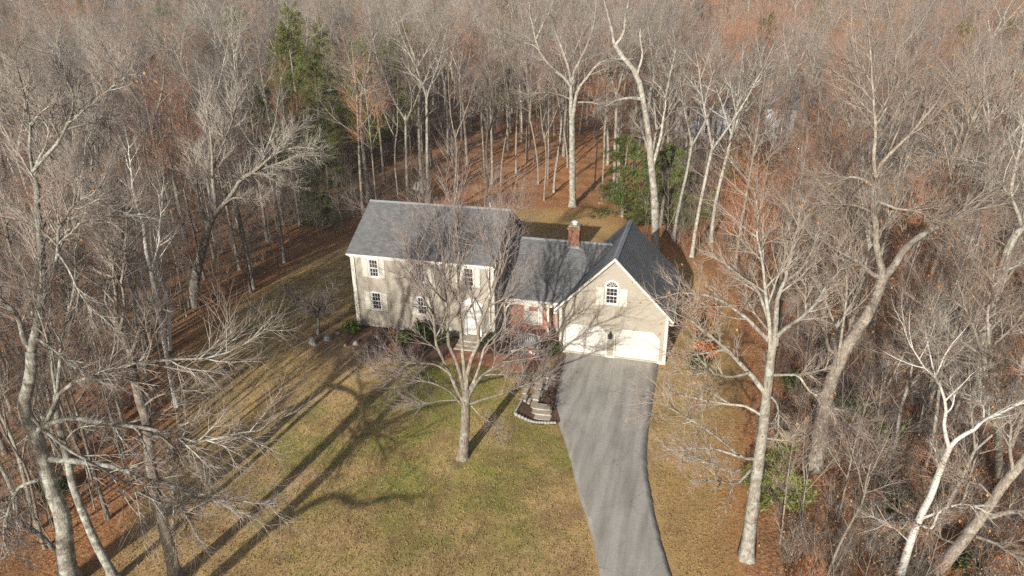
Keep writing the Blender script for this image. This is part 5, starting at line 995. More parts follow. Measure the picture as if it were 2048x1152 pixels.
ever('small', 12.9, -12.2, 'small soft pine behind the pale tree at the right lawn edge', .95, 1.)
ever('pine', -38.5, 36.5, 'feathery pale green pine just left of the house roof, its boughs reaching low', .8, .95)
ever('pine', -33.5, 47, 'pale green pine behind the dark double trunk left of the roof', .8, 1.)
ever('pine', -47, 53, 'slim green pine rising between the two pines behind the tallest', .95, 1.12)
ever('pine', -34.5, 40, 'green pine right of the tallest pine, nearest the house', .85, 1.0)
ever('pine', -55.5, 60, 'high green pine at the far left of the pine group', 1.1, 1.25)
ever('pine', -68, 62, 'green pine showing above the bare crowns left of the pine group', 1.05, 1.2)
ever('hem', -45.5, 36, 'dark hemlock at the foot of the tallest pine, left side', 1.2, 1.5, 'hemlock_tree')
ever('pine', -95, 78, 'hazy green pine at the far upper left corner woods', 1.1, 1.2)
ever('pine', -88, 92, 'hazy green pine far off at the upper left', 1.15, group=None)
ever('pine', -60, 70, 'green pine far behind the tallest pine', 1.1)
ever('pine', -70, 100, 'faint green pine on the skyline of the left woods', 1.2)

# the woods: individuals out to about 120 m, nearest first
SEC = []
NB = [(1, 64), (24, 64), (24, 84), (1, 84)]
def wedge(n, d0, d1, spread=.72):
    a = rng.uniform(-spread, spread, n); d = np.sqrt(rng.uniform(d0**2, d1**2, n)); ang = -YAW+a
    return CAM[0]+d*np.sin(ang), CAM[1]+d*np.cos(ang), d
x, y, d = wedge(9000, 38, 165); o = np.argsort(d); cnt = 0; FAR0 = []
for i in o:
    X, Y, Dd = x[i], y[i], d[i]
    sp = 3.4 if Dd < 90 else 3.9
    if float(sdist(LAWN, X, Y)) > -2.0 or inside(NB, X, Y) or not free(X, Y, sp): continue
    if -34 < X < -2 and 33 < Y < 62 and not free(X, Y, 5.4): continue
    if X > 9.5 and X < 23 and 11 < Y < 37 and rng.random() < .6: continue
    if X > 13 and X < 30 and -25 < Y < 26 and not free(X, Y, 5.): continue
    if 2 < X < 22 and 40 < Y < 66 and rng.random() < .7: continue
    aa = math.atan2(X-CAM[0], Y-CAM[1])+YAW
    if -.41 < aa < -.225 and Dd < 99 and rng.random() < .93: continue
    if .22 < aa < .38 and Dd < 105 and rng.random() < .12: continue
    if cnt >= 225: FAR0.append((X, Y)); taken.append((X, Y)); continue
    z_ = 'left' if X < -45 else ('right' if X > 8 else 'mid')
    kk = int(rng.integers(0, len(PROT)))
    if X > 12 and rng.random() < .4: kk = int(rng.choice([2, 5, 6, 8]))
    zn = {'left': 'deep in the left woods', 'right': 'deep in the right woods', 'mid': 'in the thick woods beyond the back lawn'}[z_]
    lab, gr = f'{LOOK[kk]} bare tree among others {zn}', f'{LOOK[kk]} trees {zn}'
    plant(kk, X, Y, lab, gr, rng.uniform(.8, 1.05)*(1 if Dd > 70 else .9)); cnt += 1

# reddish multi-stemmed saplings right of the garage and beyond
for i, (x_, y_, s) in enumerate(((12.6, 14.5, .85), (14.2, 18.2, .95), (11.8, 18.6, .8), (15.8, 21, 1), (13.4, 23.2, 1.05), (17.5, 25, 1.1), (12.2, 28, 1.05), (15.5, 30, 1.1), (19.4, 28.6, 1.1), (14.2, 34, 1.15), (18.3, 35, 1.2), (10.6, 33, 1.), (22.5, 31, 1.2), (11.6, 24.6, 1.), (14.8, 26.4, 1.05), (17, 22.6, 1.), (19.8, 24.4, 1.05), (12.9, 16.4, .85), (16.2, 17.6, .9), (11.2, 21, .85), (18.4, 12.3, .8), (23.2, 13, .9))):
    put(RED[i % 3], 'reddish_sapling', (x_, y_, float(hgt(x_, y_))), ('rusty', 'bushy rusty', 'taller thin rusty')[i % 3]+' multi-stemmed sapling in the thicket beyond the garage', 'tree', ('rusty', 'bushy rusty', 'taller thin rusty')[i % 3]+' saplings beyond the garage', i*1.3, (s*1.12, s*1.12, s*1.12))
put(RED[1], 'crab_apple', (8.75, 2.6, 0), 'purple-twigged small tree with rusty leaves close against the right side of the garage', 'tree', None, .4, (.62, .62, .72))
put(RED[0], 'crab_apple', (9.2, 5.6, 0), 'small rusty-leaved tree behind the one touching the garage eave', 'tree', None, 2., (.6, .6, .62))


# ------------------------------------------------------------------ walk, beds, steps
def sheet(name, poly, mat, dz, kind='structure', thick=.15, sub=10):
    """a ground-hugging slab following the terrain, clipped to a polygon"""
    xs_ = np.array([p[0] for p in poly]); ys_ = np.array([p[1] for p in poly]); st = .22
    X = np.arange(xs_.min()-.1, xs_.max()+.3, st); Y = np.arange(ys_.min()-.1, ys_.max()+.3, st)
    me = grid_mesh(name, X, Y, lambda x, y: hgt(x, y)+dz+.02*np.minimum(1, np.maximum(sdist(poly, x, y), -1)*3), lambda x, y: sdist(poly, x, y) > -.02, mat)
    o = link(name, me); tag(o, kind=kind); return o
k = M('mulch', .95, .05); n = k.noise(k.pos(), 13, 4, .8); n2 = k.noise(k.pos(), 1.2, 3)
c = k.ramp(n, [(.3, (.055, .035, .026)), (.55, (.135, .085, .06)), (.75, (.24, .16, .11))]); k.base(k.mix(k.val(n2, .45, .7), c, k.mix(.5, c, (.25, .16, .095)))); k.bump(n, .05, .8); MG_MULCH = k.m
sheet('planting_bed', [(-14.6, -.9), (-15.6, -2.2), (-14.2, -3.4), (-12.4, -4.4), (-9.5, -4.9), (-6.8, -4.4), (-6.6, -.9)], MG_MULCH, .012)
sheet('porch_bed', [(-5, -.9), (-5, -2.7), (-2.2, -2.8), (-.9, -1.3), (-.25, -1.0), (-.25, .25), (-4.3, .25)], MG_MULCH, .012)
sheet('drive_bed', [(-.68, -8.66), (-.62, -7.3), (.3, -7.3), (.42, -5), (.2, -3.), (.2, -.3), (.55, -.4), (.75, -3.7), (.95, -6.), (1.75, -8.15), (1.5, -8.35), (.6, -8.6)], MG_MULCH, .03)
sheet('brick_walk', [(-6.5, -2.85), (-6.6, -4.1), (-4.5, -4.35), (-1.6, -4.3), (-.75, -3.9), (-.7, -1.2), (-1.9, -1.2), (-2.0, -2.8), (-5., -2.75)], MH_WALK, .03)
k = M('path_stone', .9, .1); n = k.noise(k.co(), 4, 5, .7); k.base(k.vary(k.ramp(n, [(.3, (.30, .26, .205)), (.7, (.48, .42, .335))]), .8, 1.15)); k.bump(n, .02, .6); MS_STONE = k.m
def rock_mesh(name, w_, d_, h_, mat, seed=0, lvl=2, noise=.22):
    import bmesh
    bm = bmesh.new(); bmesh.ops.create_icosphere(bm, subdivisions=lvl+1, radius=1); r = np.random.default_rng(seed); ph = r.random(9)*6
    for v in bm.verts:
        c = v.co.copy(); k_ = 1+noise*(math.sin(c.x*2.3+ph[0])*math.cos(c.y*2.1+ph[1])+.6*math.sin(c.z*3.3+ph[2]+c.x*1.7)+.35*math.sin(c.x*5.1+ph[3])*math.sin(c.y*4.7+ph[4]+c.z*3))
        c *= k_; q = .62; c = Vector([math.copysign(abs(t)**.8, t) for t in c]); v.co = (c.x*w_/2, c.y*d_/2, max(c.z, -.35)*h_/1.35+h_*.2)
    me = bpy.data.meshes.new(name); bm.to_mesh(me); bm.free(); me.materials.append(mat); return me
k = M('granite', .9, .1); n = k.noise(k.co(), 3.5, 5, .7); n2 = k.noise(k.co(), 22, 2); k.base(k.mix(.5, k.ramp(n, [(.3, (.13, .13, .125)), (.7, (.33, .325, .305))]), k.ramp(n2, [(.3, (.17, .17, .16)), (.7, (.30, .29, .275))]))); k.bump(n, .04, .8); MS_ROCK = k.m
k = M('mossy_tan_rock', .95, .05); n = k.noise(k.co(), 2.2, 5, .7); k.base(k.ramp(n, [(.3, (.13, .09, .055)), (.55, (.24, .18, .115)), (.75, (.33, .27, .19))])); k.bump(n, .08, .8); MS_TAN = k.m
# flagstone path up from the driveway, each stone its own piece
pth = empty('stone_path', (-.1, -5.4, float(hgt(-.1, -5.4))), 'pale flagstone path climbing beside the left edge of the driveway', 'path')
po = np.array(pth.location)
def slab(parent, org, name, pts, z0, z1, mat):
    b = MB(); n_ = len(pts); b.poly([(x_, y_, z1) for x_, y_ in pts]); b.poly([(x_, y_, z0) for x_, y_ in pts][::-1])
    for i in range(n_): (xa, ya), (xb, yb) = pts[i], pts[(i+1) % n_]; b.poly([(xa, ya, z0), (xb, yb, z0), (xb, yb, z1), (xa, ya, z1)])
    return b.build(name, mat, parent, tuple(org), bevel=.015)
yy = -7.3
while yy < -3.3:
    dy = rng.uniform(.42, .62); nxs = 2 + (rng.random() < .5); c_ = -.12+.22*math.sin((yy+5)*.6); e = np.sort(np.r_[-.55, .5, rng.uniform(-.3, .3, nxs-1)])+c_
    for xa, xb in zip(e, e[1:]):
        if xb-xa < .12: continue
        z_ = float(hgt((xa+xb)/2, yy+dy/2)); g = .018; j_ = lambda: rng.uniform(-.025, .025)
        zt = max(z_, .02)+.07+rng.uniform(0, .012)
        slab(pth, po, 'flagstone', [(xa+g+j_(), yy+g+j_()), (xb-g+j_(), yy+g+j_()), (xb-g+j_(), yy+dy-g+j_()), (xa+g+j_(), yy+dy-g+j_())], z_-.3, zt, MS_STONE)
    yy += dy
st = empty('garden_steps', (.35, -7.75, 0), 'curved pale stone steps at the foot of the flagstone path', 'steps')
for i in range(3):
    n_ = 8; yb = -8.15+i*.42; w0 = .95-.08*i
    arc = [(.33+w0*math.sin(a)*(1.0), yb-.16*math.cos(a)) for a in np.linspace(-1.2, 1.2, n_)]
    slab(st, tuple(st.location), 'step', arc+[(.33+w0*.95, yb+.42), (.33-w0*.95, yb+.42)], -.12, .08+.07*i, MS_STONE)
ed = empty('stone_edging', (-.5, -8.3, .15), 'row of small whitish edging stones round the bed at the path foot', 'edging')
eo = tuple(ed.location); line = [(-.66, -7.2), (-.70, -8.0), (-.72, -8.72), (0, -8.68), (.6, -8.6), (1.1, -8.5), (1.62, -8.38)]
MS_EDGE = flat('edging_stone', (.29, .275, .25), .9, .1, .2, 12)
for (a, b) in zip(line, line[1:]):
    L_e = math.hypot(b[0]-a[0], b[1]-a[1]); n_ = max(1, round(L_e/.17))
    for i in range(n_):
        q0, q1 = (i+.04)/n_, (i+.96)/n_; p0 = (a[0]+(b[0]-a[0])*q0, a[1]+(b[1]-a[1])*q0); p1 = (a[0]+(b[0]-a[0])*q1, a[1]+(b[1]-a[1])*q1)
        z_ = float(hgt(p0[0], p0[1])); m_ = MB(); m_.bar((*p0, z_+.03), (*p1, z_+.03+rng.uniform(-.01, .01)), .11, .20); m_.build('edging_stone', MS_EDGE, ed, eo, bevel=.02)
# front steps
fs = empty('front_stoop', (-5.8, -2., .75), 'pale stone front steps below the white front door', 'steps')
for i, (ya, z_) in enumerate(((-1.0, 1.02), (-1.95, .92), (-2.4, .86))):
    b = MB(); b.box(-6.55+.0*i, -5.05, ya-(.9 if i == 0 else .42), ya-.005, .5, z_); b.build('step', MS_STONE, fs, tuple(fs.location), bevel=.02)
# grey lamp post with its curved crossarm, and the slatted bench
lp = empty('garden_post', (-1.18, -5., float(hgt(-1.18, -5))-.05), 'grey square post with curved white crossarm on the lawn beside the brick walk', 'post')
lo_ = tuple(lp.location); b = MB(); b.box(-1.25, -1.11, -5.07, -4.93, lo_[2]-.2, lo_[2]+2.0); b.box(-1.29, -1.07, -5.11, -4.89, lo_[2]+2.0, lo_[2]+2.05); b.build('post', MH_GREYW, lp, lo_, bevel=.01)
b = MB(); prev = None
for i in range(13):
    a = -1+i/6; q = (-1.18+a*.72, -5.-.09, lo_[2]+1.94-.20*a*a)
    if prev: b.bar(prev, q, .05, .12, (0, 0, 1))
    prev = q
b.build('crossarm', MH_WHITE, lp, lo_)
bn = empty('garden_bench', (-1.75, -1.75, .78), 'weathered grey slatted garden bench before the brick porch wall', 'bench')
bo = tuple(bn.location)
for i in range(6): m_ = MB(); m_.box(-2.55, -.95, -2.12+i*.095, -2.04+i*.095, 1.20, 1.235); m_.build('seat_slat', MH_GREYW, bn, bo)
for i in range(12): m_ = MB(); x_ = -2.48+i*.127; hh = 1.66+.14*math.sin(math.pi*(i+.5)/12); m_.bar((x_, -1.55, 1.24), (x_, -1.36, hh), .075, .025); m_.build('back_slat', MH_GREYW, bn, bo)
m_ = MB(); prev = None
for i in range(9):
    q = (-2.56+i*.2025, -1.36, 1.66+.15*math.sin(math.pi*i/8))
    if prev: m_.bar(prev, q, .05, .06)
    prev = q
m_.build('back_rail', MH_GREYW, bn, bo)
for x_ in (-2.53, -.97):
    for y_, zt in ((-2.08, 1.48), (-1.5, 1.5)): m_ = MB(); m_.box(x_-.035, x_+.035, y_-.035, y_+.035, .72, zt); m_.build('leg', MH_GREYW, bn, bo)
    m_ = MB(); m_.box(x_-.05, x_+.05, -2.16, -1.42, 1.48, 1.52); m_.build('arm_rest', MH_GREYW, bn, bo)

# rocks and boulders
def rock(x_, y_, w_, d_, h_, label, seed, mat=None, name='rock', lvl=1, grp=None):
    o = link(name, rock_mesh(name, w_, d_, h_, mat or MS_ROCK, seed, lvl)); o.location = (x_, y_, float(hgt(x_, y_))-.06); o.rotation_euler.z = seed; return tag(o, label, 'rock', grp)
rock(-16.05, -4.45, .62, .5, .55, 'pale upright rock below the weeping cherry, leftmost on the bare soil', 3)
rock(-15.4, -3.55, .7, .55, .45, 'grey rock right of the weeping cherry trunk', 5)
rock(-13.2, -3.72, .45, .4, .34, 'small pale rock at the corner of the planting bed', 8)
rock(-13.75, -4.15, .36, .3, .24, 'small brown rock just left of the pale rock by the planting bed', 9, MS_TAN)
rock(-15.2, -2.6, .34, .3, .2, 'smallest rock, beside the green shrub at the house corner', 12)
rock(-24.7, 34.4, 1.5, 1.1, .95, 'large grey-blue boulder among the trees above the house roof', 14, None, 'boulder', 2)
rock(-21.4, 31, 1.1, .9, .5, 'low boulder in the leaves just behind the roof ridge', 15, None, 'boulder', 2)
rock(-2.4, 33.6, .9, .6, .4, 'small boulder at the foot of the trunks on the back lawn edge', 17, MS_TAN, 'boulder')
rock(-6.6, 37.6, .8, .6, .45, 'grey boulder in the copper leaves right of the pale wishbone oak', 18, None, 'boulder')
rock(16.15, -7.6, 2.0, 2.8, .8, 'low tan rock outcrop behind the thickest oak trunk', 21, MS_TAN, 'rock_outcrop', 2)
rock(17.6, -3.2, 1.6, 1.3, .9, 'tan boulder in the brush beyond the thickest oak', 24, MS_TAN, 'boulder', 2)
rock(20.6, 2.4, 1.6, 1.1, .9, 'grey boulder in the right woods among slim trunks', 26, None, 'boulder', 2)

# ------------------------------------------------------------------ shrubs round the house
def shrub(x_, y_, w_, h_, mat, label, n=900, size=.10, bare=0, name='shrub', tw=None, grp=None):
    t = empty(name, (x_, y_, float(hgt(x_, y_))), label, 'shrub', grp)
    ns = 9; az = rng.random(ns)*6.28; th = rng.uniform(.1, .95, ns); d = np.stack([np.sin(th)*np.cos(az), np.sin(th)*np.sin(az), np.cos(th)], 1)
    s_ = np.linspace(0, 1, 5)[None, :, None]; P = np.array([0, 0, -.05])+d[:, None, :]*s_*np.array([w_*.42, w_*.42, h_*.8])+rng.normal(0, .03, (ns, 5, 3))*s_; R = np.repeat((.022*(1-.8*s_[..., 0])), ns, 0)
    A, RA = kids(P, R, 8, .2, 1, .7, .55, 4, .05, .15, .01, .004); B, RB = kids(A, RA, 6, .2, 1, .7, .6, 2, .03, .1, .005, .004)
    link('stems', mesh_np('stems', [tubes(P, R, 4), tubes(A, RA, 3), tubes(B, RB, 3)], tw or MT_PURPLE), t)
    if n:
        pts = np.concatenate([B.reshape(-1, 3), A[:, 1:].reshape(-1, 3)])
        tag(link('foliage', mesh_np('foliage', [leaves(pts, n, size, .07, 1.9)], mat, False), t), kind='stuff')
    return t
shrub(-14.3, -2.35, 1.3, 1.0, ML_SHRUB, 'bright green evergreen shrub at the left front corner of the house', 900, .11)
shrub(-9.0, -2.3, 2.1, 1.5, ML_RHODO, 'wide dark green shrub under the middle lower window', 2400, .12)
shrub(-10.1, -2.9, 1.2, .9, ML_SHRUB, 'lighter green shrub at the left of the wide dark one', 800, .11)
shrub(-11.0, -2.7, 1.1, .9, ML_BRONZE, 'orange-bronze shrub left of the green ones under the middle window', 600, .09)
shrub(-12.2, -2.6, 1.4, .9, ML_PURP, 'dark purple-brown twiggy shrub under the left lower window', 420, .07)
shrub(-11.8, -3.8, 1.3, .6, ML_PURP, 'low maroon shrub at the front of the planting bed', 500, .07)
shrub(-10.2, -4.2, 1.5, .7, ML_RUST, 'low rusty mound at the front edge of the planting bed', 420, .07)
shrub(-8.2, -3.9, 1.5, .8, ML_PURP, 'dark bare-twigged shrub in the bed left of the front steps', 300, .07)
shrub(-7.3, -2.2, 1.0, 1.0, ML_RHODO, 'dark rounded evergreen left of the front steps', 900, .10)
shrub(-4.4, -1.9, 1.3, 1.1, ML_RHODO, 'dark evergreen shrub between the front steps and the brick porch', 1000, .10)
shrub(-3.3, -2.1, 1.2, 1.0, ML_PURP, 'bare brown shrub before the brick porch wall', 160, .07)
shrub(-.35, -1.0, 1.15, .95, ML_SHRUB, 'glossy green shrub at the foot of the garage corner', 900, .10)
shrub(-.75, -2.3, 1.0, .8, ML_PURP, 'purple twiggy shrub between the bench and the driveway', 160, .06)
for i, (x_, y_) in enumerate(((.45, -3.2), (.62, -4.5), (.72, -5.7), (1.0, -6.8), (.35, -2.)) ):
    shrub(x_, y_, .8, .42, ML_PURP, 'low dark purple-twigged shrub in the narrow bed along the driveway', 260, .06, grp='low shrubs along the driveway bed')
for i, (x_, y_, s) in enumerate(((9.1, -.6, 1.), (9.4, 1.2, 1.1), (9.0, 4.2, 1.15), (9.6, 7.5, 1.))):
    shrub(x_, y_, 1.7*s, 1.5*s, (ML_RHODO, ML_RUST)[i % 2], ('green-leaved shrub at the right front corner of the garage', 'rusty shrub along the right wall of the garage, second from the front', 'dark green shrub along the right wall of the garage, third from the front', 'rusty shrub at the far right corner of the garage')[i], 1100, .10)
shrub(14.8, -1.2, 2.2, 1.4, ML_SHRUB, 'bright green shrub in the brush behind the pale lawn tree', 1500, .12)
shrub(17.2, -4.6, 3.2, 2.2, ML_RHODO, 'broad dark green shrub right of the thickest oak', 3200, .14)
shrub(18.8, -6.4, 2.6, 1.8, ML_SHRUB, 'yellow-green shrub right of the broad dark one in the right woods', 1600, .12)
shrub(18.2, -11.2, 2.0, 1.3, ML_RHODO, 'dark green shrub behind the white birch stem', 1400, .12)
shrub(20.2, -14.6, 2.2, 1.0, ML_RHODO, 'low green shrub under the hard-leaning trunk, bottom right', 1500, .12)
shrub(18.2, -15.6, 1.6, .8, ML_SHRUB, 'small green shrub at the foot of the white birch', 900, .11)
shrub(-20.6, -20.6, 2., 1.1, ML_SHRUB, 'small green bush among the trunks at the lower left', 1300, .10)
shrub(-24.0, 31.6, 1.6, .7, ML_RHODO, 'low green shrub beside the grey-blue boulder', 700, .11)
# weeping cherry at the left corner
wc = empty('weeping_cherry', (-16.55, -3.0, .72), 'small bare weeping cherry with dark drooping twigs left of the house', 'tree')
P = np.array([[(0, 0, -.1), (.06, .0, .5), (.15, .05, 1.0), (.2, .05, 1.5)]]); R = np.array([[.17, .13, .12, .10]])
link('trunk', mesh_np('trunk', [tubes(P, R, 9, False)], MB_TAN), wc)
A, RA = kids(P, R, 16, .72, .99, .75, 2.0, 9, .12, .14, .018, .02, droop=.035, taper=.85, lmin=1.8, lmax=3.9, shape=.2)
B, RB = kids(A, RA, 9, .2, .98, .8, .45, 7, .0, .1, .008, .006, droop=.06, lmax=1.7); C, RC = kids(B, RB, 7, .15, 1, .6, .55, 4, -.06, .1, .005, .0045, droop=.04); D, RD = kids(A, RA, 10, .4, 1, .8, .22, 4, -.05, .1, .005, .005, droop=.05)
link('limbs', mesh_np('limbs', [tubes(A, RA, 6)], MB_DARK), wc); tag(link('twigs', mesh_np('twigs', [tubes(B, RB, 4), tubes(C, RC, 3), tubes(D, RD, 3)], MT_PURPLE), wc), kind='stuff')

# ------------------------------------------------------------------ the pale house far behind the trees
NO = (12., 72., float(hgt(12, 74)))
nh = empty('neighbour_house', NO, 'pale house with grey roof half hidden by the right-hand woods', 'house')
MN_WALL = siding('neighbour_siding', (.40, .42, .45)); z0 = NO[2]
def nb(mb, n, mt, par=nh): return mb.build(n, mt, par, NO)
m_ = MB(); clap(m_, (0, 71), (1, 0), (0, -1), z0-.3, z0+5.1, lambda z: (3.2, 20.8)); m_.box(3.2, 20.8, 71.02, 79.5, z0-.3, z0+5.1); m_.poly([(3.2, 71.02, z0+5.1), (3.2, 79.5, z0+5.1), (3.2, 75.2, z0+7.6)][::-1]); m_.poly([(20.8, 71.02, z0+5.1), (20.8, 79.5, z0+5.1), (20.8, 75.2, z0+7.6)]); nb(m_, 'wall', MN_WALL)
m_ = MB(); roof_slope(m_, (2.8, 70.5, z0+4.95), (21.2, 70.5, z0+4.95), (21.2, 75.2, z0+7.7), (2.8, 75.2, z0+7.7)); roof_slope(m_, (21.2, 79.9, z0+4.95), (2.8, 79.9, z0+4.95), (2.8, 75.2, z0+7.7), (21.2, 75.2, z0+7.7)); nb(m_, 'roof', MH_ROOF)
for fl_ in (0, 1):
    for i in range(5):
        x_ = 5+i*3.4; za = z0+.9+fl_*2.45; m_ = MB(); m_.box(x_-.55, x_+.55, 70.93, 70.975, za-.08, za+1.4); wo_ = nb(m_, 'window', MH_WHITE); m_ = MB(); m_.box(x_-.45, x_-.02, 70.91, 70.929, za, za+1.3); m_.box(x_+.02, x_+.45, 70.91, 70.929, za, za+1.3); nb(m_, 'pane', MH_GLASS, wo_)

# ------------------------------------------------------------------ what nobody could count: brush, far woods, grass tufts, fallen leaves
def scatter(name, pts, kinds, protos, smin, smax, zoff=0., tilt=.06):
    """one object whose points carry instances of the prototype meshes (geometry nodes)"""
    n = len(pts); me = bpy.data.meshes.new(name); P_ = np.column_stack([pts, hgt(pts[:, 0], pts[:, 1])+zoff]).astype(np.float32)
    me.vertices.add(n); me.vertices.foreach_set('co', P_.ravel())
    rot = np.column_stack([rng.normal(0, tilt, n), rng.normal(0, tilt, n), rng.random(n)*6.28]).astype(np.float32)
    a = me.attributes.new('rot', 'FLOAT_VECTOR', 'POINT'); a.data.foreach_set('vector', rot.ravel())
    a = me.attributes.new('scl', 'FLOAT', 'POINT'); a.data.foreach_set('value', rng.uniform(smin, smax, n).astype(np.float32))
    a = me.attributes.new('pick', 'INT', 'POINT'); a.data.foreach_set('value', np.asarray(kinds, np.int32))
    o = link(name, me); tag(o, kind='stuff')
    g = bpy.data.node_groups.new(name, 'GeometryNodeTree'); g.interface.new_socket('Geometry', in_out='INPUT', socket_type='NodeSocketGeometry'); g.interface.new_socket('Geometry', in_out='OUTPUT', socket_type='NodeSocketGeometry')
    gi, go, jn = g.nodes.new('NodeGroupInput'), g.nodes.new('NodeGroupOutput'), g.nodes.new('GeometryNodeJoinGeometry'); g.links.new(jn.outputs[0], go.inputs[0])
    def named(t, nm): q = g.nodes.new('GeometryNodeInputNamedAttribute'); q.data_type = t; q.inputs['Name'].default_value = nm; return q.outputs[0]
    for k_, pr in enumerate(protos):
        for ob in pr:
            ip = g.nodes.new('GeometryNodeInstanceOnPoints'); oi = g.nodes.new('GeometryNodeObjectInfo'); oi.inputs['Object'].default_value = ob; oi.inputs['As Instance'].default_value = True
            cm = g.nodes.new('FunctionNodeCompare'); cm.data_type = 'INT'; cm.operation = 'EQUAL'
            ci = [s_ for s_ in cm.inputs if s_.type == 'INT']; g.links.new(named('INT', 'pick'), ci[0]); ci[1].default_value = k_
            g.links.new(gi.outputs[0], ip.inputs['Points']); g.links.new(cm.outputs[0], ip.inputs['Selection']); g.links.new(oi.outputs['Geometry'], ip.inputs['Instance'])
            g.links.new(named('FLOAT_VECTOR', 'rot'), ip.inputs['Rotation']); g.links.new(named('FLOAT', 'scl'), ip.inputs['Scale']); g.links.new(ip.outputs[0], jn.inputs[0])
    md = o.modifiers.new('scatter', 'NODES'); md.node_group = g; return o
BR = []
for H, st, mt, lf_, ml in ((3.2, 4, MT_GREY, 0, None), (2.4, 6, MT_PURPLE, 0, None), (4.6, 1, MT_GREY, 0, None), (1.5, 8, MT_RED, 70, ML_RUST), (6.5, 1, MT_TAN, 0, None), (2.0, 7, MT_TAN, 60, ML_ORANGE)):
    a, b, lf = sapling(H, st, .022 if H < 5 else .04, .5 if st > 3 else .3, lf_)
    pr = [bpy.data.objects.new('stem', mesh_np('stem', a, MB_GREY)), bpy.data.objects.new('brush', mesh_np('brush', b, mt))]
    if lf: pr.append(bpy.data.objects.new('leaf', mesh_np('leaf', lf, ml, False)))
    BR.append(pr)
x, y, d = wedge(6500, 12, 120, .78); sdl = sdist(LAWN, x, y); px = []
for X, Y, q in zip(x, y, sdl):
    if q > -1.0 or inside(NB, X, Y): continue
    if -34 < X < 2 and 28 < Y < 70: p_ = .03
    elif X > 12 and Y < 40: p_ = 1.
    elif X < -20 and Y < 20: p_ = .8
    else: p_ = .75
    if rng.random() < p_: px.append((X, Y))
px = np.array(px); right = px[:, 0] > 11
kd = np.where(right, rng.choice([0, 1, 2, 3, 3, 3, 4, 5, 5], len(px)), rng.choice([0, 1, 2, 2, 4, 4, 3], len(px)))
tag(scatter('undergrowth', px, kd, BR, .7, 1.25), 'bare brush and thin saplings filling the woods between the trunks', 'undergrowth')
# dense rusty brush by the lower right
n = 230; xx = rng.uniform(12.8, 27, n); yy = rng.uniform(-20, 6, n); kp = sdist(LAWN, xx, yy) < -1.2
tag(scatter('brush', np.column_stack([xx, yy])[kp], rng.choice([3, 5, 1], kp.sum()), BR, .6, 1.2), 'rusty leafy brush under the trees at the right', 'undergrowth')
fx, fy, fd = wedge(3000, 160, 520, .74)
FAR = np.array(FAR0+[(a, b) for a, b in zip(fx, fy)])
fk = rng.integers(0, len(PROT), len(FAR)); fk = np.where(rng.random(len(FAR)) < .045, len(PROT), fk); fk = np.where((np.array([p[0] for p in FAR]) > 0) & (rng.random(len(FAR)) < .5), rng.choice([2, 5, 6, 8], len(FAR)), fk)
tag(scatter('distant_woods', FAR, fk, PROT+[CON['pine']], .8, 1.12), 'bare woods stretching up the slope to the horizon', 'woods')
# grass tufts on the lawn
n = 190000; xx = rng.uniform(-27, 12.5, n); yy = rng.uniform(-31, 32, n); sdl = sdist(LAWN, xx, yy)
DRV = [tuple(p) for p in np.concatenate([L_[::6], R_[::-6]])] if False else [(0, .1), (.35, -3.7), (.7, -6.2), (1.6, -8.3), (2.7, -10.9), (3.8, -13.9), (4.8, -16.3), (5.6, -18.8), (7, -24), (8.4, -31), (11.6, -31), (10.2, -23), (8.8, -17.8), (8.2, -15.8), (7.6, -13.3), (7.1, -10.8), (6.9, -7.7), (6.85, -3.3), (6.8, .1)]
HSE = [(-14.7, -1.1), (-6.6, -4.5), (-.6, -4.4), (-.7, -8.8), (1.8, -8.4), (.3, -3), (7.2, -.3), (7.3, 7.9), (-14.7, 7.9)]
BED = [(-15.8, -.9), (-15.8, -2.4), (-12.4, -4.5), (-9.5, -5), (-6.6, -4.5), (-6.6, -.9)]
kp = (sdl > .2) & ~inside(DRV, xx, yy) & ~inside(HSE, xx, yy) & ~inside(BED, xx, yy) & (rng.random(n) > .7*np.clip(baref(xx, yy), 0, 1)); xx, yy = xx[kp], yy[kp]; n = len(xx)
a_ = rng.random(n)*6.28; h_ = rng.uniform(.025, .075, n); w_ = rng.uniform(.015, .045, n); z_ = hgt(xx, yy)
V = np.stack([np.column_stack([xx-np.cos(a_)*w_, yy-np.sin(a_)*w_, z_]), np.column_stack([xx+np.cos(a_)*w_, yy+np.sin(a_)*w_, z_]), np.column_stack([xx+rng.normal(0, .04, n), yy+rng.normal(0, .04, n), z_+h_])], 1).reshape(-1, 3)
tag(link('grass', mesh_np('grass', [(V, None, np.arange(3*n).reshape(-1, 3))], None, False)), 'short dormant grass tufts across the lawn', 'grass', None, 'stuff')
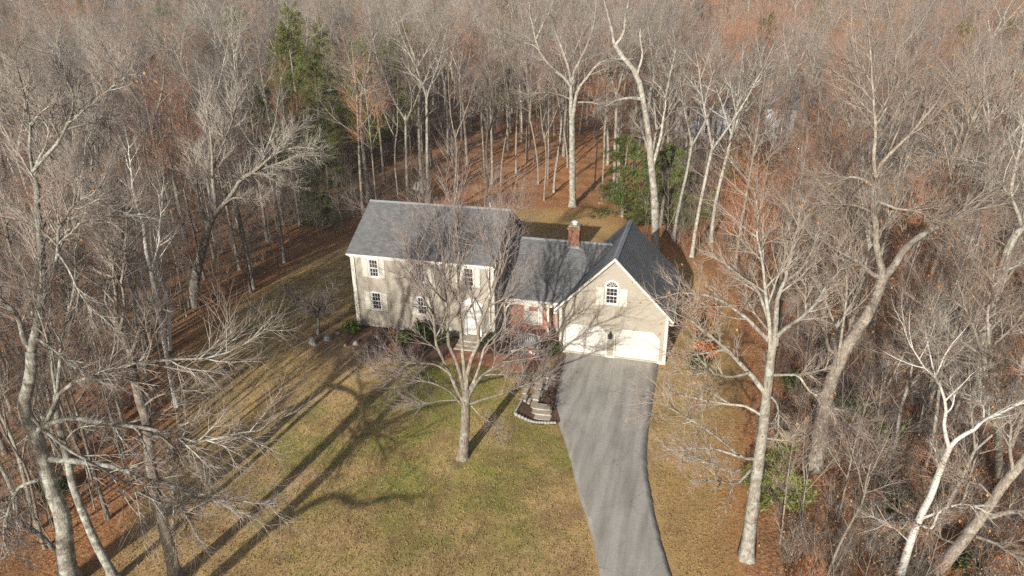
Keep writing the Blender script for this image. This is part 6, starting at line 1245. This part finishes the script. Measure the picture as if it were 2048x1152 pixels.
gm = bpy.data.objects['grass'].data; k = M('grass_blades', .9, .05); p = k.pos(); n1 = k.noise(p, .5, 3); n2 = k.noise(p, 9, 2, .8); k.base(k.ramp(k.math('ADD', k.math('MULTIPLY', n1, .5), k.math('MULTIPLY', n2, .5)), [(.35, (.155, .13, .045)), (.5, (.25, .18, .075)), (.65, (.33, .235, .11))])); gm.materials.append(k.m)
# fallen leaves: on the forest floor and blown along the lawn and drive edges
n = 90000; x, y, d = wedge(n, 12, 75, .78); sdl = sdist(LAWN, x, y); cl_ = np.clip(.5+.9*np.sin(x*1.1+1.7*np.sin(y*.7))*np.sin(y*.9+1.3*np.sin(x*.6)), .08, 1.4); pr = cl_*np.where(sdl < 0, .9, .3*np.exp(-np.maximum(sdl, 0)/1.4)+.008)
kp = (rng.random(n) < pr) & ~inside(HSE, x, y) & ~(inside(DRV, x, y) & (rng.random(n) < .8)); x, y = x[kp], y[kp]; n = len(x)
c_ = np.column_stack([x, y, hgt(x, y)+bumps(x, y)*zone(x, y)+.035]); a = nrm(np.column_stack([rng.normal(0, 1, n), rng.normal(0, 1, n), rng.normal(0, .35, n)])); b, q = perp(a); s_ = rng.uniform(.035, .075, (n, 1))
V = np.stack([c_-a*s_, c_+b*s_*.6, c_+a*s_, c_-b*s_*.6], 1).reshape(-1, 3); i = np.arange(n)*4
tag(link('fallen_leaves', mesh_np('fallen_leaves', [(V, None, np.concatenate([np.stack([i, i+1, i+2], 1), np.stack([i, i+2, i+3], 1)]))], leafm('fallen_leaf', [(0, (.24, .10, .04)), (.4, (.42, .19, .08)), (.75, (.52, .28, .13)), (1, (.40, .29, .17))]), False)), 'fallen copper leaves over the forest floor and lawn edges', 'leaves', None, 'stuff')

# ------------------------------------------------------------------ thin winter haze
hz = MB(); hz.box(-905, 905, -305, 1205, -1.8, 90)
k = M('haze_air'); k.t.nodes.remove(k.b); pv = k.n('VolumePrincipled'); pv.inputs['Density'].default_value = .00028; pv.inputs['Color'].default_value = (.86, .89, .95, 1); pv.inputs['Anisotropy'].default_value = .2
k.l(pv.outputs[0], k.t.nodes['Material Output'].inputs['Volume'])
ho = hz.build('haze', k.m); tag(ho, kind='stuff')
